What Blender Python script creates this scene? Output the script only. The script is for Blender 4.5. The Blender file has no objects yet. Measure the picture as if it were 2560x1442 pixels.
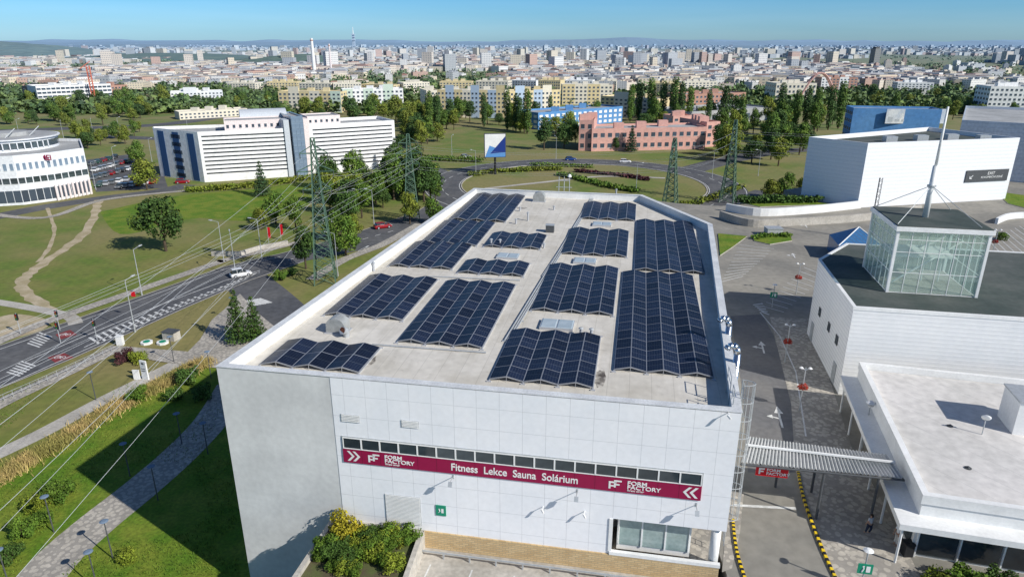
import bpy, math, random
from mathutils import Vector, Matrix, noise
R=random.Random(11)
S=bpy.context.scene; C=S.collection
F=1707.; TH=math.radians(19.75); ct,st=math.cos(TH),math.sin(TH); HC=33.5; GZ=-8.
rad=math.radians
def ray(px,py):
    u=(721-py)/F; return Vector(((px-1280)/F, ct+u*st, u*ct-st))
def P(px,py,z=GZ):
    r=ray(px,py); return Vector((0,0,HC))+r*((z-HC)/r.z)
def ZY(y,py):
    r=ray(0,py); return HC+y*r.z/r.y
class Fr:
    def __init__(s,o,ang):
        s.o=Vector((o[0],o[1],0)); s.a=ang; s.M=Matrix.Translation(s.o)@Matrix.Rotation(ang,4,'Z'); s.I=s.M.inverted()
    def loc(s,p): return s.I@Vector((p[0],p[1],p[2] if len(p)>2 else 0))
    def hit(s,px,py,y=0):
        c=s.I@Vector((0,0,HC)); r=s.I.to_3x3()@ray(px,py); t=(y-c.y)/r.y; q=c+r*t; return q.x,q.z
# ---------------------------------------------------------------- materials
def M_(nt,op,a,b=None,c=None):
    n=nt.nodes.new('ShaderNodeMath'); n.operation=op
    for i,v in enumerate((a,b,c)):
        if v is None: continue
        if isinstance(v,(int,float)): n.inputs[i].default_value=v
        else: nt.links.new(v,n.inputs[i])
    return n.outputs[0]
def mixc(nt,f,a,b,bt='MIX'):
    n=nt.nodes.new('ShaderNodeMixRGB'); n.blend_type=bt
    for i,v in enumerate((f,a,b)):
        if isinstance(v,(int,float)): n.inputs[i].default_value=v if i==0 else (v,v,v,1)
        elif isinstance(v,tuple): n.inputs[i].default_value=(*v[:3],1)
        else: nt.links.new(v,n.inputs[i])
    return n.outputs[0]
def stripes(nt,s,per,w,off=0):
    return M_(nt,'LESS_THAN',M_(nt,'FRACT',M_(nt,'ADD',M_(nt,'DIVIDE',s,per),off)),w/per)
def sep(nt,s):
    n=nt.nodes.new('ShaderNodeSeparateXYZ'); nt.links.new(s,n.inputs[0]); return n.outputs
def tnoise(nt,vec,sc,det=4,scale=None,lo=.38,hi=.62):
    n=nt.nodes.new('ShaderNodeTexNoise'); n.inputs['Scale'].default_value=sc; n.inputs['Detail'].default_value=det
    if scale:
        mp=nt.nodes.new('ShaderNodeMapping'); mp.inputs['Scale'].default_value=scale; nt.links.new(vec,mp.inputs[0]); vec=mp.outputs[0]
    nt.links.new(vec,n.inputs['Vector'])
    mr=nt.nodes.new('ShaderNodeMapRange'); mr.inputs[1].default_value=lo; mr.inputs[2].default_value=hi; nt.links.new(n.outputs[0],mr.inputs[0])
    return mr.outputs[0]
def mat(name,c,c2=None,sc=.5,rough=.85,metal=0,bump=0,haze=0,island=0,rnd=0,grain=.12,spec=.3,fn=None,det=5):
    m=bpy.data.materials.new(name); m.use_nodes=True; nt=m.node_tree; bs=nt.nodes['Principled BSDF']
    tc=nt.nodes.new('ShaderNodeTexCoord').outputs['Object']
    col=mixc(nt,0,c,c)
    if c2: col=mixc(nt,tnoise(nt,tc,sc,det),c,c2)
    if grain:
        g=tnoise(nt,tc,(sc*9 if c2 else 3),3,None,.3,.7); col=mixc(nt,1.0,col,mixc(nt,g,1-grain,1+grain),'MULTIPLY')
    if fn: col=fn(nt,tc,col,bs) or col
    for amt,kind in ((rnd,0),(island,1)):
        if amt:
            src=nt.nodes.new('ShaderNodeObjectInfo').outputs['Random'] if kind==0 else nt.nodes.new('ShaderNodeNewGeometry').outputs['Random Per Island']
            v=M_(nt,'ADD',M_(nt,'MULTIPLY',src,amt),1-amt/2); cb=nt.nodes.new('ShaderNodeCombineXYZ')
            for i in range(3): nt.links.new(v,cb.inputs[i])
            col=mixc(nt,1.,col,cb.outputs[0],'MULTIPLY')
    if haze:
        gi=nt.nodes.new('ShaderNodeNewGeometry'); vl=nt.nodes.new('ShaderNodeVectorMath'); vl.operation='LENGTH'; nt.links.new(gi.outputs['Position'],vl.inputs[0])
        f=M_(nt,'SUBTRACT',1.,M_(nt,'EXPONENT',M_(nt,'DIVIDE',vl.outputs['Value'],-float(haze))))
        col=mixc(nt,f,col,(.24,.37,.52))  # aerial haze painted into the base colour: fades to blue-grey with distance
    nt.links.new(col,bs.inputs['Base Color'])
    bs.inputs['Roughness'].default_value=rough; bs.inputs['Metallic'].default_value=metal; bs.inputs['Specular IOR Level'].default_value=spec
    if bump:
        n=nt.nodes.new('ShaderNodeTexNoise'); n.inputs['Scale'].default_value=bump[0]; n.inputs['Detail'].default_value=5; nt.links.new(tc,n.inputs['Vector'])
        b=nt.nodes.new('ShaderNodeBump'); b.inputs['Strength'].default_value=bump[1]; b.inputs['Distance'].default_value=.1; nt.links.new(n.outputs[0],b.inputs['Height']); nt.links.new(b.outputs[0],bs.inputs['Normal'])
    return m
def f_grid(px,pz,w,k=.72):
    def fn(nt,tc,col,bs):
        x,y,z=sep(nt,tc)
        m=M_(nt,'MAXIMUM',stripes(nt,M_(nt,'ADD',x,y),px,w),stripes(nt,z,pz,w,.3))
        return mixc(nt,M_(nt,'MULTIPLY',m,1-k),col,(.1,.11,.13))
    return fn
def f_ribs(per,k=.25,axis=2):
    def fn(nt,tc,col,bs):
        s=sep(nt,tc)[axis]; fr=M_(nt,'FRACT',M_(nt,'DIVIDE',s,per))
        d=M_(nt,'ABSOLUTE',M_(nt,'SUBTRACT',fr,.5))
        b=nt.nodes.new('ShaderNodeBump'); b.inputs['Strength'].default_value=.25; b.inputs['Distance'].default_value=per*.3
        nt.links.new(d,b.inputs['Height']); nt.links.new(b.outputs[0],bs.inputs['Normal'])
        return mixc(nt,M_(nt,'MULTIPLY',M_(nt,'LESS_THAN',fr,.3),k),col,(.2,.21,.24))
    return fn
def f_city(per,fl,roofc,win=(.08,.10,.13)):
    def fn(nt,tc,col,bs):
        x,y,z=sep(nt,tc); g=nt.nodes.new('ShaderNodeNewGeometry'); nz=sep(nt,g.outputs['True Normal'])[2]
        w=M_(nt,'MULTIPLY',stripes(nt,M_(nt,'ADD',x,y),per,per*.45),stripes(nt,z,fl,fl*.45,.3))
        col=mixc(nt,M_(nt,'MULTIPLY',w,.65),col,win)
        return mixc(nt,M_(nt,'GREATER_THAN',nz,.4),col,roofc)
    return fn
def f_roof(nt,tc,col,bs):
    x,y,z=sep(nt,tc)
    st_=tnoise(nt,tc,.5,5,(3.,.35,1),.45,.75); col=mixc(nt,M_(nt,'MULTIPLY',st_,.28),col,(.36,.33,.27))
    st2=tnoise(nt,tc,.22,6,None,.5,.72); col=mixc(nt,M_(nt,'MULTIPLY',st2,.35),col,(.36,.32,.25))
    st3=tnoise(nt,tc,1.3,6,None,.62,.78); col=mixc(nt,M_(nt,'MULTIPLY',st3,.35),col,(.2,.18,.15))
    return mixc(nt,M_(nt,'MULTIPLY',stripes(nt,x,1.5,.05),.22),col,(.15,.14,.12))
def f_solar(nt,tc,col,bs):
    x,y,z=sep(nt,tc)
    l=M_(nt,'MAXIMUM',stripes(nt,x,.182,.012,.05),stripes(nt,y,.172,.012,.05))
    mid=M_(nt,'LESS_THAN',M_(nt,'ABSOLUTE',y),.010)
    return mixc(nt,M_(nt,'MAXIMUM',M_(nt,'MULTIPLY',l,.13),M_(nt,'MULTIPLY',mid,.35)),col,(.40,.47,.55))
def f_brick(c1,c2,cm,w,h):
    def fn(nt,tc,col,bs):
        x,y,z=sep(nt,tc); cb=nt.nodes.new('ShaderNodeCombineXYZ'); nt.links.new(M_(nt,'ADD',x,y),cb.inputs[0]); nt.links.new(z,cb.inputs[1])
        b=nt.nodes.new('ShaderNodeTexBrick'); nt.links.new(cb.outputs[0],b.inputs[0])
        b.inputs['Color1'].default_value=(*c1,1); b.inputs['Color2'].default_value=(*c2,1); b.inputs['Mortar'].default_value=(*cm,1)
        b.inputs['Scale'].default_value=1; b.inputs['Brick Width'].default_value=w; b.inputs['Row Height'].default_value=h; b.inputs['Mortar Size'].default_value=.02
        return mixc(nt,.75,col,b.outputs[0])
    return fn
def f_cobble(nt,tc,col,bs):
    v=nt.nodes.new('ShaderNodeTexVoronoi'); v.inputs['Scale'].default_value=2.2; nt.links.new(tc,v.inputs['Vector'])
    return mixc(nt,M_(nt,'MULTIPLY',M_(nt,'GREATER_THAN',v.outputs['Distance'],.48),.5),col,(.18,.17,.16))
def f_grass(nt,tc,col,bs):
    dry=tnoise(nt,tc,.035,9,None,.41,.58); col=mixc(nt,M_(nt,'MULTIPLY',dry,.85),col,(.27,.22,.085))
    ft=tnoise(nt,tc,1.1,8,None,.3,.7); return mixc(nt,M_(nt,'MULTIPLY',ft,.35),col,(.08,.095,.02))
m_grass=mat('dry_grass',(.125,.185,.018),(.195,.20,.04),.12,.95,haze=7000,fn=f_grass)
m_lawn=mat('green_lawn',(.090,.175,.010),(.165,.21,.022),.35,.95,bump=(6,.5),det=8,grain=.25)
m_dirt=mat('dirt',(.48,.40,.28),(.36,.30,.18),.4,.95)
m_asph=mat('asphalt',(.085,.088,.096),(.12,.12,.122),.12,.9,grain=.2,det=8)
m_deck=mat('deck_asphalt',(.30,.28,.24),(.22,.21,.185),.12,.9,grain=.12,det=8)
m_conc=mat('concrete',(.48,.45,.40),(.38,.355,.31),.35,.9,grain=.15)
m_wall_c=mat('wall_concrete',(.70,.70,.68),(.60,.60,.585),.25,.85,grain=.06,det=9)
m_pave=mat('paving',(.49,.45,.385),(.39,.36,.31),.3,.9,fn=f_cobble)
m_roof=mat('roof_membrane',(.66,.625,.56),(.585,.55,.48),.18,.85,fn=f_roof,grain=.08)
m_roof2=mat('grey_roof',(.42,.42,.41),(.32,.32,.31),.15,.85,haze=6000,det=8)
m_dkroof=mat('dark_felt',(.060,.078,.07),(.11,.12,.11),.2,.85,det=8)
m_panel=mat('white_cladding',(.90,.90,.91),(.85,.86,.88),.3,.45,grain=.03,fn=f_grid(1.55,1.62,.03,.68))
m_white=mat('white_paint',(.84,.84,.82),(.76,.76,.74),.5,.55,grain=.05)
m_rib=mat('ribbed_cladding',(.88,.88,.87),(.82,.83,.83),.2,.5,grain=.03,fn=f_ribs(.42,.22))
m_ribf=mat('ribbed_cladding_far',(.84,.85,.86),None,.3,.5,grain=.03,fn=f_ribs(.8,.10))
m_alu=mat('aluminium',(.50,.51,.53),None,1,.45,.3,grain=.04)
m_frame=mat('panel_frame',(.30,.32,.36),None,1,.5,.2,grain=0)
m_chrome=mat('polished_steel',(.75,.76,.78),None,1,.22,1.,grain=0)
m_solar=mat('solar_cells',(.006,.010,.026),(.009,.015,.036),1.2,.34,0,grain=0,spec=.12,fn=f_solar,rnd=.7)
m_glass=mat('dark_glass',(.03,.042,.05),(.06,.08,.09),.6,.08,0,grain=0,spec=.8,rnd=.8)
m_glassb=mat('blue_glass',(.16,.22,.30),(.22,.29,.37),.2,.12,0,grain=0,spec=.8,haze=9000)
m_wfar=mat('far_window_glass',(.05,.065,.085),None,1,.2,0,grain=0,spec=.6,rnd=.7,haze=6000)
m_red=mat('magenta_sign',(.30,.008,.06),None,1,.5,grain=.04)
m_redb=mat('red_sign',(.60,.01,.02),None,1,.5,grain=.04)
m_stone=mat('sandstone',(.64,.47,.26),(.50,.36,.19),.9,.9,fn=f_brick((.70,.52,.28),(.54,.37,.18),(.36,.29,.2),.45,.16))
m_green=mat('exit_green',(.01,.26,.15),None,1,.5,grain=0)
m_black=mat('black_metal',(.02,.021,.024),None,1,.5,grain=.05)
m_dgrey=mat('dark_grey',(.08,.085,.09),None,1,.6)
m_galv=mat('galvanised',(.46,.48,.49),None,1,.5,.3)
m_pylon=mat('pylon_green',(.11,.19,.13),(.08,.14,.10),2,.6)
m_wire=mat('wire',(.62,.64,.64),None,1,.4,.3,grain=0)
m_yel=mat('yellow_paint',(.80,.55,.02),None,1,.6,grain=.05)
m_mark=mat('road_paint',(.70,.70,.68),(.52,.52,.50),2.,.8)
m_redmk=mat('red_road',(.26,.045,.05),(.18,.04,.04),1,.9)
m_rust=mat('rust',(.26,.085,.04),(.12,.05,.03),3,.9)
m_skyl=mat('skylight_plastic',(.42,.49,.53),(.35,.42,.46),1,.3,grain=.02)
m_bark=mat('bark',(.10,.075,.05),(.06,.045,.03),3,.95)
def leafm(n,a,b,haze=9000): return mat(n,a,b,.35,.75,grain=0,island=1.0,rnd=.35,haze=haze,spec=.15)
L_a=leafm('leaf_green',(.075,.145,.016),(.125,.185,.020)); L_b=leafm('leaf_dark',(.045,.092,.016),(.072,.125,.020))
L_c=leafm('leaf_light',(.15,.20,.018),(.20,.22,.024)); L_d=leafm('needle',(.032,.066,.022),(.052,.088,.026))
L_y=leafm('leaf_yellow',(.42,.34,.02),(.20,.21,.02)); L_r=leafm('flower_red',(.42,.03,.02),(.25,.04,.02)); L_p=leafm('leaf_purple',(.06,.02,.025),(.10,.035,.035))
L_g=leafm('golden_grass',(.50,.37,.15),(.30,.27,.08))
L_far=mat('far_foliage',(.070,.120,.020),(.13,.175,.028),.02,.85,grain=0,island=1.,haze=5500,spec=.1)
m_clear=bpy.data.materials.new('clear_glass'); m_clear.use_nodes=True; nt=m_clear.node_tree; nt.nodes.clear(); ou=nt.nodes.new('ShaderNodeOutputMaterial'); mx=nt.nodes.new('ShaderNodeMixShader'); mx2=nt.nodes.new('ShaderNodeMixShader'); tp=nt.nodes.new('ShaderNodeBsdfTransparent'); tp.inputs[0].default_value=(.86,.95,.92,1); gl=nt.nodes.new('ShaderNodeBsdfGlossy'); gl.inputs['Roughness'].default_value=.06; gl.inputs[0].default_value=(.8,.9,.88,1); df=nt.nodes.new('ShaderNodeBsdfDiffuse'); df.inputs[0].default_value=(.55,.72,.66,1)
mx.inputs[0].default_value=.12; mx2.inputs[0].default_value=.24
nt.links.new(tp.outputs[0],mx.inputs[1]); nt.links.new(gl.outputs[0],mx.inputs[2]); nt.links.new(mx.outputs[0],mx2.inputs[1]); nt.links.new(df.outputs[0],mx2.inputs[2]); nt.links.new(mx2.outputs[0],ou.inputs[0])
# ---------------------------------------------------------------- builders
KIDS={}
def reg(o,parent):
    C.objects.link(o)
    if parent is not None: o.parent=parent; KIDS.setdefault(parent.name,[]).append(o)
    return o
class MB:
    def __init__(s): s.v=[]; s.f=[]; s.m=[]
    def add(s,vs,fs,m=0):
        n=len(s.v); s.v+=[tuple(v) for v in vs]; s.f+=[[i+n for i in f] for f in fs]; s.m+=[m]*len(fs); return s
    def box(s,x0,y0,z0,x1,y1,z1,m=0):
        return s.add([(x0,y0,z0),(x1,y0,z0),(x1,y1,z0),(x0,y1,z0),(x0,y0,z1),(x1,y0,z1),(x1,y1,z1),(x0,y1,z1)],
              [(0,3,2,1),(4,5,6,7),(0,1,5,4),(1,2,6,5),(2,3,7,6),(3,0,4,7)],m)
    def prism(s,pts,z0,z1,m=0,mt=None):
        n=len(pts); a=sum(pts[i][0]*pts[(i+1)%n][1]-pts[(i+1)%n][0]*pts[i][1] for i in range(n))
        if a<0: pts=pts[::-1]
        s.add([(p[0],p[1],z0) for p in pts]+[(p[0],p[1],z1) for p in pts],[(i,(i+1)%n,(i+1)%n+n,i+n) for i in range(n)]+[tuple(range(n-1,-1,-1))],m)
        k=len(s.v)-n; s.f.append(list(range(k,k+n))); s.m.append(m if mt is None else mt); return s
    def ring(s,po,pi_,z0,z1,m=0):
        n=len(po)
        for i in range(n):
            j=(i+1)%n
            s.add([(*po[i][:2],z0),(*po[j][:2],z0),(*pi_[j][:2],z0),(*pi_[i][:2],z0),(*po[i][:2],z1),(*po[j][:2],z1),(*pi_[j][:2],z1),(*pi_[i][:2],z1)],[(4,5,6,7),(0,1,5,4),(2,3,7,6)],m)
        return s
    def tube(s,a,b,r0,r1=None,n=8,m=0,cap=True):
        a=Vector(a); b=Vector(b); r1=r0 if r1 is None else r1; d=(b-a)
        if d.length<1e-6: return s
        d.normalize(); u=d.orthogonal().normalized(); w=d.cross(u)
        vs=[a+(u*math.cos(6.2832*i/n)+w*math.sin(6.2832*i/n))*r0 for i in range(n)]+[b+(u*math.cos(6.2832*i/n)+w*math.sin(6.2832*i/n))*r1 for i in range(n)]
        fs=[(i,(i+1)%n,(i+1)%n+n,i+n) for i in range(n)]
        if cap: fs+=[tuple(range(n-1,-1,-1)),tuple(range(n,2*n))]
        return s.add(vs,fs,m)
    def path(s,pts,r,n=8,m=0):
        for a,b in zip(pts,pts[1:]): s.tube(a,b,r,r,n,m)
        return s
    def sheet(s,pts,z,m=0):
        pts=[(p[0],p[1],z) for p in pts]; n=len(pts); a=sum(pts[i][0]*pts[(i+1)%n][1]-pts[(i+1)%n][0]*pts[i][1] for i in range(n))
        if a<0: pts=pts[::-1]
        return s.add(pts,[tuple(range(n))],m)
    def loft(s,rings,m=0):
        n=len(rings[0]); vs=[p for r in rings for p in r]; fs=[]
        for a in range(len(rings)-1): fs+=[(a*n+i,a*n+(i+1)%n,(a+1)*n+(i+1)%n,(a+1)*n+i) for i in range(n)]
        fs+=[tuple(range(n-1,-1,-1)),tuple(range((len(rings)-1)*n,len(rings)*n))]
        return s.add(vs,fs,m)
    def dome(s,c,rx,ry,rz,n=12,k=5,m=0):
        rings=[]
        for j in range(k+1):
            e=rad(89.*j/k+.5); rings.append([(c[0]+rx*math.cos(e)*math.cos(6.2832*i/n),c[1]+ry*math.cos(e)*math.sin(6.2832*i/n),c[2]+rz*math.sin(e)) for i in range(n)])
        return s.loft(rings,m)
    def build(s,name,mats,parent=None,smooth=False,loc=None,rz=None):
        me=bpy.data.meshes.new(name); me.from_pydata(s.v,[],s.f)
        for m in (mats if isinstance(mats,(list,tuple)) else [mats]): me.materials.append(m)
        me.polygons.foreach_set('material_index',s.m)
        if smooth: me.polygons.foreach_set('use_smooth',[True]*len(s.f))
        me.update(); o=reg(bpy.data.objects.new(name,me),parent)
        if loc is not None: o.location=loc
        if rz is not None: o.rotation_euler.z=rz
        return o
def tag(o,label,cat,group=None,kind=None):
    if label: o['label']=label
    if cat: o['category']=cat
    if group: o['group']=group
    if kind: o['kind']=kind
    return o
def thing(name,label,cat,loc=(0,0,0),rz=0,group=None):
    o=bpy.data.objects.new(name,None); C.objects.link(o); o.location=loc; o.rotation_euler=(0,0,rz); return tag(o,label,cat,group)
def copy_tree(o,parent=None):
    c=o.copy(); C.objects.link(c)
    if parent is not None: c.parent=parent; KIDS.setdefault(parent.name,[]).append(c)
    for k in KIDS.get(o.name,[]): copy_tree(k,c)
    return c
USED=set()
def place(proto,loc,rz=0,s=1,label=None,group=None):
    if proto.name in USED: o=copy_tree(proto)
    else: o=proto; USED.add(proto.name)
    o.location=loc; o.rotation_euler=(0,0,rz); o.scale=(s,s,s) if isinstance(s,(int,float)) else s
    if label: o['label']=label
    if group: o['group']=group
    elif 'group' in o: del o['group']
    return o
def struct(name,mb,mats): return tag(mb.build(name,mats),None,None,None,'structure')
def ribbon(pts,w):
    L,Rr=[],[]
    for i,p in enumerate(pts):
        a=pts[max(0,i-1)]; b=pts[min(len(pts)-1,i+1)]; d=Vector((b[0]-a[0],b[1]-a[1])).normalized(); n=Vector((-d.y,d.x))*w/2
        L.append((p[0]+n.x,p[1]+n.y)); Rr.append((p[0]-n.x,p[1]-n.y))
    return L,Rr
def ribsheet(mb,pts,w,z,m=0):
    L,Rr=ribbon(pts,w)
    for i in range(len(L)-1): mb.sheet([L[i],L[i+1],Rr[i+1],Rr[i]],z,m)
    return mb
def smoothp(pts,n=6):
    out=[]; q=[pts[0]]+list(pts)+[pts[-1]]
    for i in range(1,len(q)-2):
        for k in range(n):
            t=k/n; a,b,c,d=[Vector(v[:2]) for v in q[i-1:i+3]]
            out.append(.5*((2*b)+(c-a)*t+(2*a-5*b+4*c-d)*t*t+(3*b-a-3*c+d)*t**3))
    out.append(Vector(pts[-1][:2])); return out
def text(s,size,m,parent,loc,rot=(rad(90),0,0),name='lettering',bold=.012,align='LEFT',depth=.01,sx=1):
    cu=bpy.data.curves.new('t','FONT'); cu.body=s; cu.size=size; cu.extrude=depth; cu.offset=bold*size; cu.align_x=align
    o=bpy.data.objects.new('t',cu); C.objects.link(o); dg=bpy.context.evaluated_depsgraph_get(); me=bpy.data.meshes.new_from_object(o.evaluated_get(dg))
    bpy.data.objects.remove(o); me.materials.clear(); me.materials.append(m)
    q=bpy.data.objects.new(name,me); reg(q,parent); q.location=loc; q.rotation_euler=rot; q.scale=(sx,1,1); return q
# ---------------------------------------------------------------- ground
struct('ground',MB().sheet([(-26000,-300),(26000,-300),(26000,34000),(-26000,34000)],GZ),m_grass)
def Pp(l,z=GZ): return [P(a,b,z) for a,b in l]
mb=MB(); mb.sheet(Pp([(-60,1190),(250,1040),(480,920),(560,900),(760,900),(760,1700),(-300,1700),(-300,1300)]),GZ+.01); struct('lawn',mb,m_lawn)
mb=MB(); mb.sheet([q for q in smoothp(Pp([(250,530),(430,492),(640,472),(770,458),(790,500),(640,550),(500,545),(420,560),(300,585),(250,530)]),5)][:-1],GZ+.01); struct('lawn',mb,m_lawn)
rc=(22,212)
def circ(r,n=72,c=rc): return [(c[0]+r*math.cos(6.2832*i/n),c[1]+r*math.sin(6.2832*i/n)) for i in range(n)]
U=[(-120,905),(100,828),(330,748),(560,666),(700,634),(860,592),(960,557),(1040,530),(1090,500),(1102,460)]
Lw=[(1165,480),(1120,520),(1060,560),(1010,590),(900,626),(760,653),(620,702),(470,766),(330,829),(170,900),(0,970),(-120,1020)]
mb=MB(); mb.sheet(Pp(U+Lw),GZ+.02)
mb.ring(circ(49.5),circ(38),GZ+.0,GZ+.028)
ribsheet(mb,smoothp([P(600,690),P(660,740),P(720,800),P(780,880)]),8.5,GZ+.024)
ribsheet(mb,smoothp([(60,235),(85,262),(120,285),(200,300)]),10,GZ+.016)
ribsheet(mb,smoothp([(-22,225),(-45,262),(-100,300),(-200,330)]),9,GZ+.016)
ribsheet(mb,smoothp([P(-100,560),P(100,520),P(250,497),P(400,478),P(470,462)]),7,GZ+.02)
mb.sheet(Pp([(215,400),(330,385),(410,440),(420,470),(240,480),(225,440)]),GZ+.018)
ribsheet(mb,smoothp([P(-60,330),P(150,322),P(400,312),P(560,290)]),14,GZ+.018)
ribsheet(mb,smoothp([(70,200),(90,180),(100,165)]),9,GZ+.02)
struct('road',mb,m_asph)
mb=MB()
ribsheet(mb,smoothp([P(-80,1060),P(0,1010),P(170,930),P(300,868)]),2.6,GZ+.12)
ribsheet(mb,smoothp([P(-80,890),P(90,815),P(330,732),P(560,652)]),2.4,GZ+.11)
ribsheet(mb,smoothp([P(545,655),P(700,618),P(860,575)]),2.2,GZ+.11)
mb.sheet(Pp([(600,735),(560,775),(530,800),(500,850),(470,880),(300,866),(280,882),(400,905),(500,915),(600,930),(700,900),(690,820),(640,780)]),GZ+.10)
ribsheet(mb,smoothp([P(780,700),P(860,650),P(960,610),P(1050,560)]),2.5,GZ+.10)
ribsheet(mb,smoothp([P(-60,530),P(110,545),P(260,500),P(480,476)]),2.2,GZ+.09)
struct('pavement',mb,m_pave)
mb=MB(); ribsheet(mb,smoothp([P(585,960),P(530,1050),P(450,1135),P(350,1222),P(240,1310),P(140,1400),P(60,1500)]),4.2,GZ+.04)
struct('path',mb,m_pave)
mb=MB(); ribsheet(mb,smoothp([P(-60,1160),P(100,1085),P(250,1005),P(380,940),P(470,893)]),2.3,GZ+.035); ribsheet(mb,smoothp([P(-40,750),P(80,770),P(170,790),P(190,810)]),2.,GZ+.03); struct('path',mb,m_conc)
def wob(pts,w,z,mb):
    q=smoothp(pts,8); L,Rr=[],[]
    for i,p in enumerate(q):
        a=q[max(0,i-1)]; b=q[min(len(q)-1,i+1)]; d=(b-a).normalized(); n=Vector((-d.y,d.x)); L.append(p+n*w*(.5+R.uniform(-.15,.2))); Rr.append(p-n*w*(.5+R.uniform(-.15,.2)))
    for i in range(len(q)-1): mb.sheet([L[i],L[i+1],Rr[i+1],Rr[i]],z)
mb=MB()
wob([P(118,520),P(135,570),P(125,615),P(95,655)],.8,GZ+.022,mb)
wob([P(245,500),P(235,540),P(205,590),P(120,650),P(58,700),P(75,740),P(150,790)],2.0,GZ+.026,mb)
mb.sheet([q for q in smoothp(Pp([(-30,800),(40,785),(120,800),(110,822),(50,842),(-30,860),(-30,800)]),5)][:-1],GZ+.015)
struct('dirt_track',mb,m_dirt)
mk=MB(); rm=MB()
def pq(mb_,a,b,c,d,z,m=0): mb_.sheet([P(*a,z),P(*b,z),P(*c,z),P(*d,z)],z,m)
def lerp(a,b,t): return (a[0]+(b[0]-a[0])*t,a[1]+(b[1]-a[1])*t)
def pline(mb_,pts,w,z): ribsheet(mb_,[P(a,b,z) for a,b in pts],w,z)
def cross(A,B,Cc,D,n,w,z):
    for i in range(n):
        t=(i+.5)/n; pline(mk,[lerp(A,B,t),lerp(Cc,D,t)],w,z)
z1=GZ+.045
pline(mk,[(60,905),(210,840),(400,762),(560,702),(650,676)],.18,z1); pline(mk,[(210,868),(330,812),(480,748),(650,680)],.18,z1)
cross((215,846),(640,682),(240,862),(655,678),26,.4,z1)
pline(mk,[(-60,995),(170,893),(330,822),(470,759),(620,696)],.15,z1); pline(mk,[(-60,893),(100,838),(330,756),(560,673),(700,642)],.15,z1)
for i in range(9):
    a=lerp((720,650),(1000,572),i/9); b=lerp((720,650),(1000,572),(i+.45)/9); pline(mk,[a,b],.2,z1)
cross((66,860),(100,828),(96,870),(132,840),6,.26,z1); cross((14,932),(56,900),(46,942),(92,912),6,.26,z1)
cross((606,752),(652,745),(636,764),(682,756),7,.4,z1); cross((880,640),(900,625),(905,625),(925,612),3,.4,z1)
for a,b,c,d in [((138,836),(175,824),(192,836),(152,848)),((118,893),(160,882),(185,893),(138,906))]: pq(rm,a,b,c,d,GZ+.04)
for cx,cy in ((163,836),(150,893)):
    for dx in (-7,7):
        q=P(cx+dx,cy,GZ+.05); mk.ring([(q.x+.42*math.cos(a*.785),q.y+.42*math.sin(a*.785)) for a in range(8)],[(q.x+.3*math.cos(a*.785),q.y+.3*math.sin(a*.785)) for a in range(8)],GZ+.045,GZ+.05)
    pline(mk,[(cx-7,cy),(cx,cy-4),(cx+7,cy)],.12,GZ+.052)
for i in range(40):
    a0=6.2832*i/40; a1=a0+.08; mk.sheet([(rc[0]+r*math.cos(a),rc[1]+r*math.sin(a)) for r,a in ((43.6,a0),(43.6,a1),(43.8,a1),(43.8,a0))],z1)
for r in (38.4,49.0):
    q=circ(r,60); ribsheet(mk,q+[q[0]],.2,z1)
struct('road_marking',mk,m_mark); struct('cycle_lane_patch',rm,m_redmk)
mb=MB(); ribsheet(mb,smoothp([(-8,205),(10,215),(30,225),(50,222)]),2,GZ+.06)
mb.ring(circ(37.9,60),circ(37.6,60),GZ,GZ+.14); ribsheet(mb,[P(*q,GZ+.12) for q in U[:-1]],.25,GZ+.125); ribsheet(mb,[P(*q,GZ+.12) for q in Lw[5:]],.25,GZ+.13); struct('kerb',mb,m_conc)
# deck (upper level on the right)
deck=[(14.4,36.6),(8,12),(8,5),(220,5),(220,230),(112,190),(66,164)]+[tuple(P(a,b,0)[:2]) for a,b in ((2030,500),(1900,507),(1800,515),(1690,508),(1625,500))]+[(17,98),(15,60)]
struct('deck_pavement',MB().prism(deck,-8.4,0,0),m_deck)
BO=(-20.7,43.13); BA=math.atan2(36.8-43.13,14.08+20.7); B=Fr(BO,BA); W=math.hypot(34.78,6.33)
def bl(u,v,z=0): return B.M@Vector((u,v,z))
uC=B.hit(1045,1380)[0]
struct('parking_deck',MB().prism([bl(uC,-.02),bl(W-.2,-.02),bl(W-6.5,-32),bl(uC-8,-32)],-8.4,-1.0),m_conc)
mb=MB()
mb.sheet(Pp([(1925,792),(2025,797),(2130,1120),(2210,1260),(2330,1500),(2110,1500),(2040,1320),(1990,1190),(1978,1010)],.0),.02)
mb.sheet(Pp([(1822,1230),(1860,1230),(1850,1330),(1830,1420),(1805,1430)],0),.02)
struct('pavement',mb,m_pave)
mb=MB(); mb.sheet(Pp([(1852,900),(1950,860),(1985,1010),(2010,1180),(1870,1180)],0),.008); mb.sheet(Pp([(1826,790),(1905,785),(1935,840),(1975,1000),(1860,1000)],0),.012)
struct('asphalt_lane',mb,mat('lane_asphalt',(.14,.14,.145),(.175,.17,.165),.2,.9,det=8))
mb=MB(); mb.prism(Pp([(1795,585),(1868,592),(1830,620),(1800,640)],0),0,.14,1,0); mb.prism(Pp([(1880,590),(1975,585),(1980,603),(1925,612),(1885,603)],0),0,.14,1,0)
mb.prism(Pp([(2490,480),(2640,500),(2640,540),(2520,510)],0),0,.14,1,0); mb.prism(Pp([(1840,505),(2030,505),(2080,512),(1900,518)],0),0,.14,1,0); struct('planting_island',mb,[m_lawn,m_conc])
mk=MB(); z=.03
cross((1800,650),(1880,600),(1800,690),(1935,608),0,.1,z)
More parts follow.
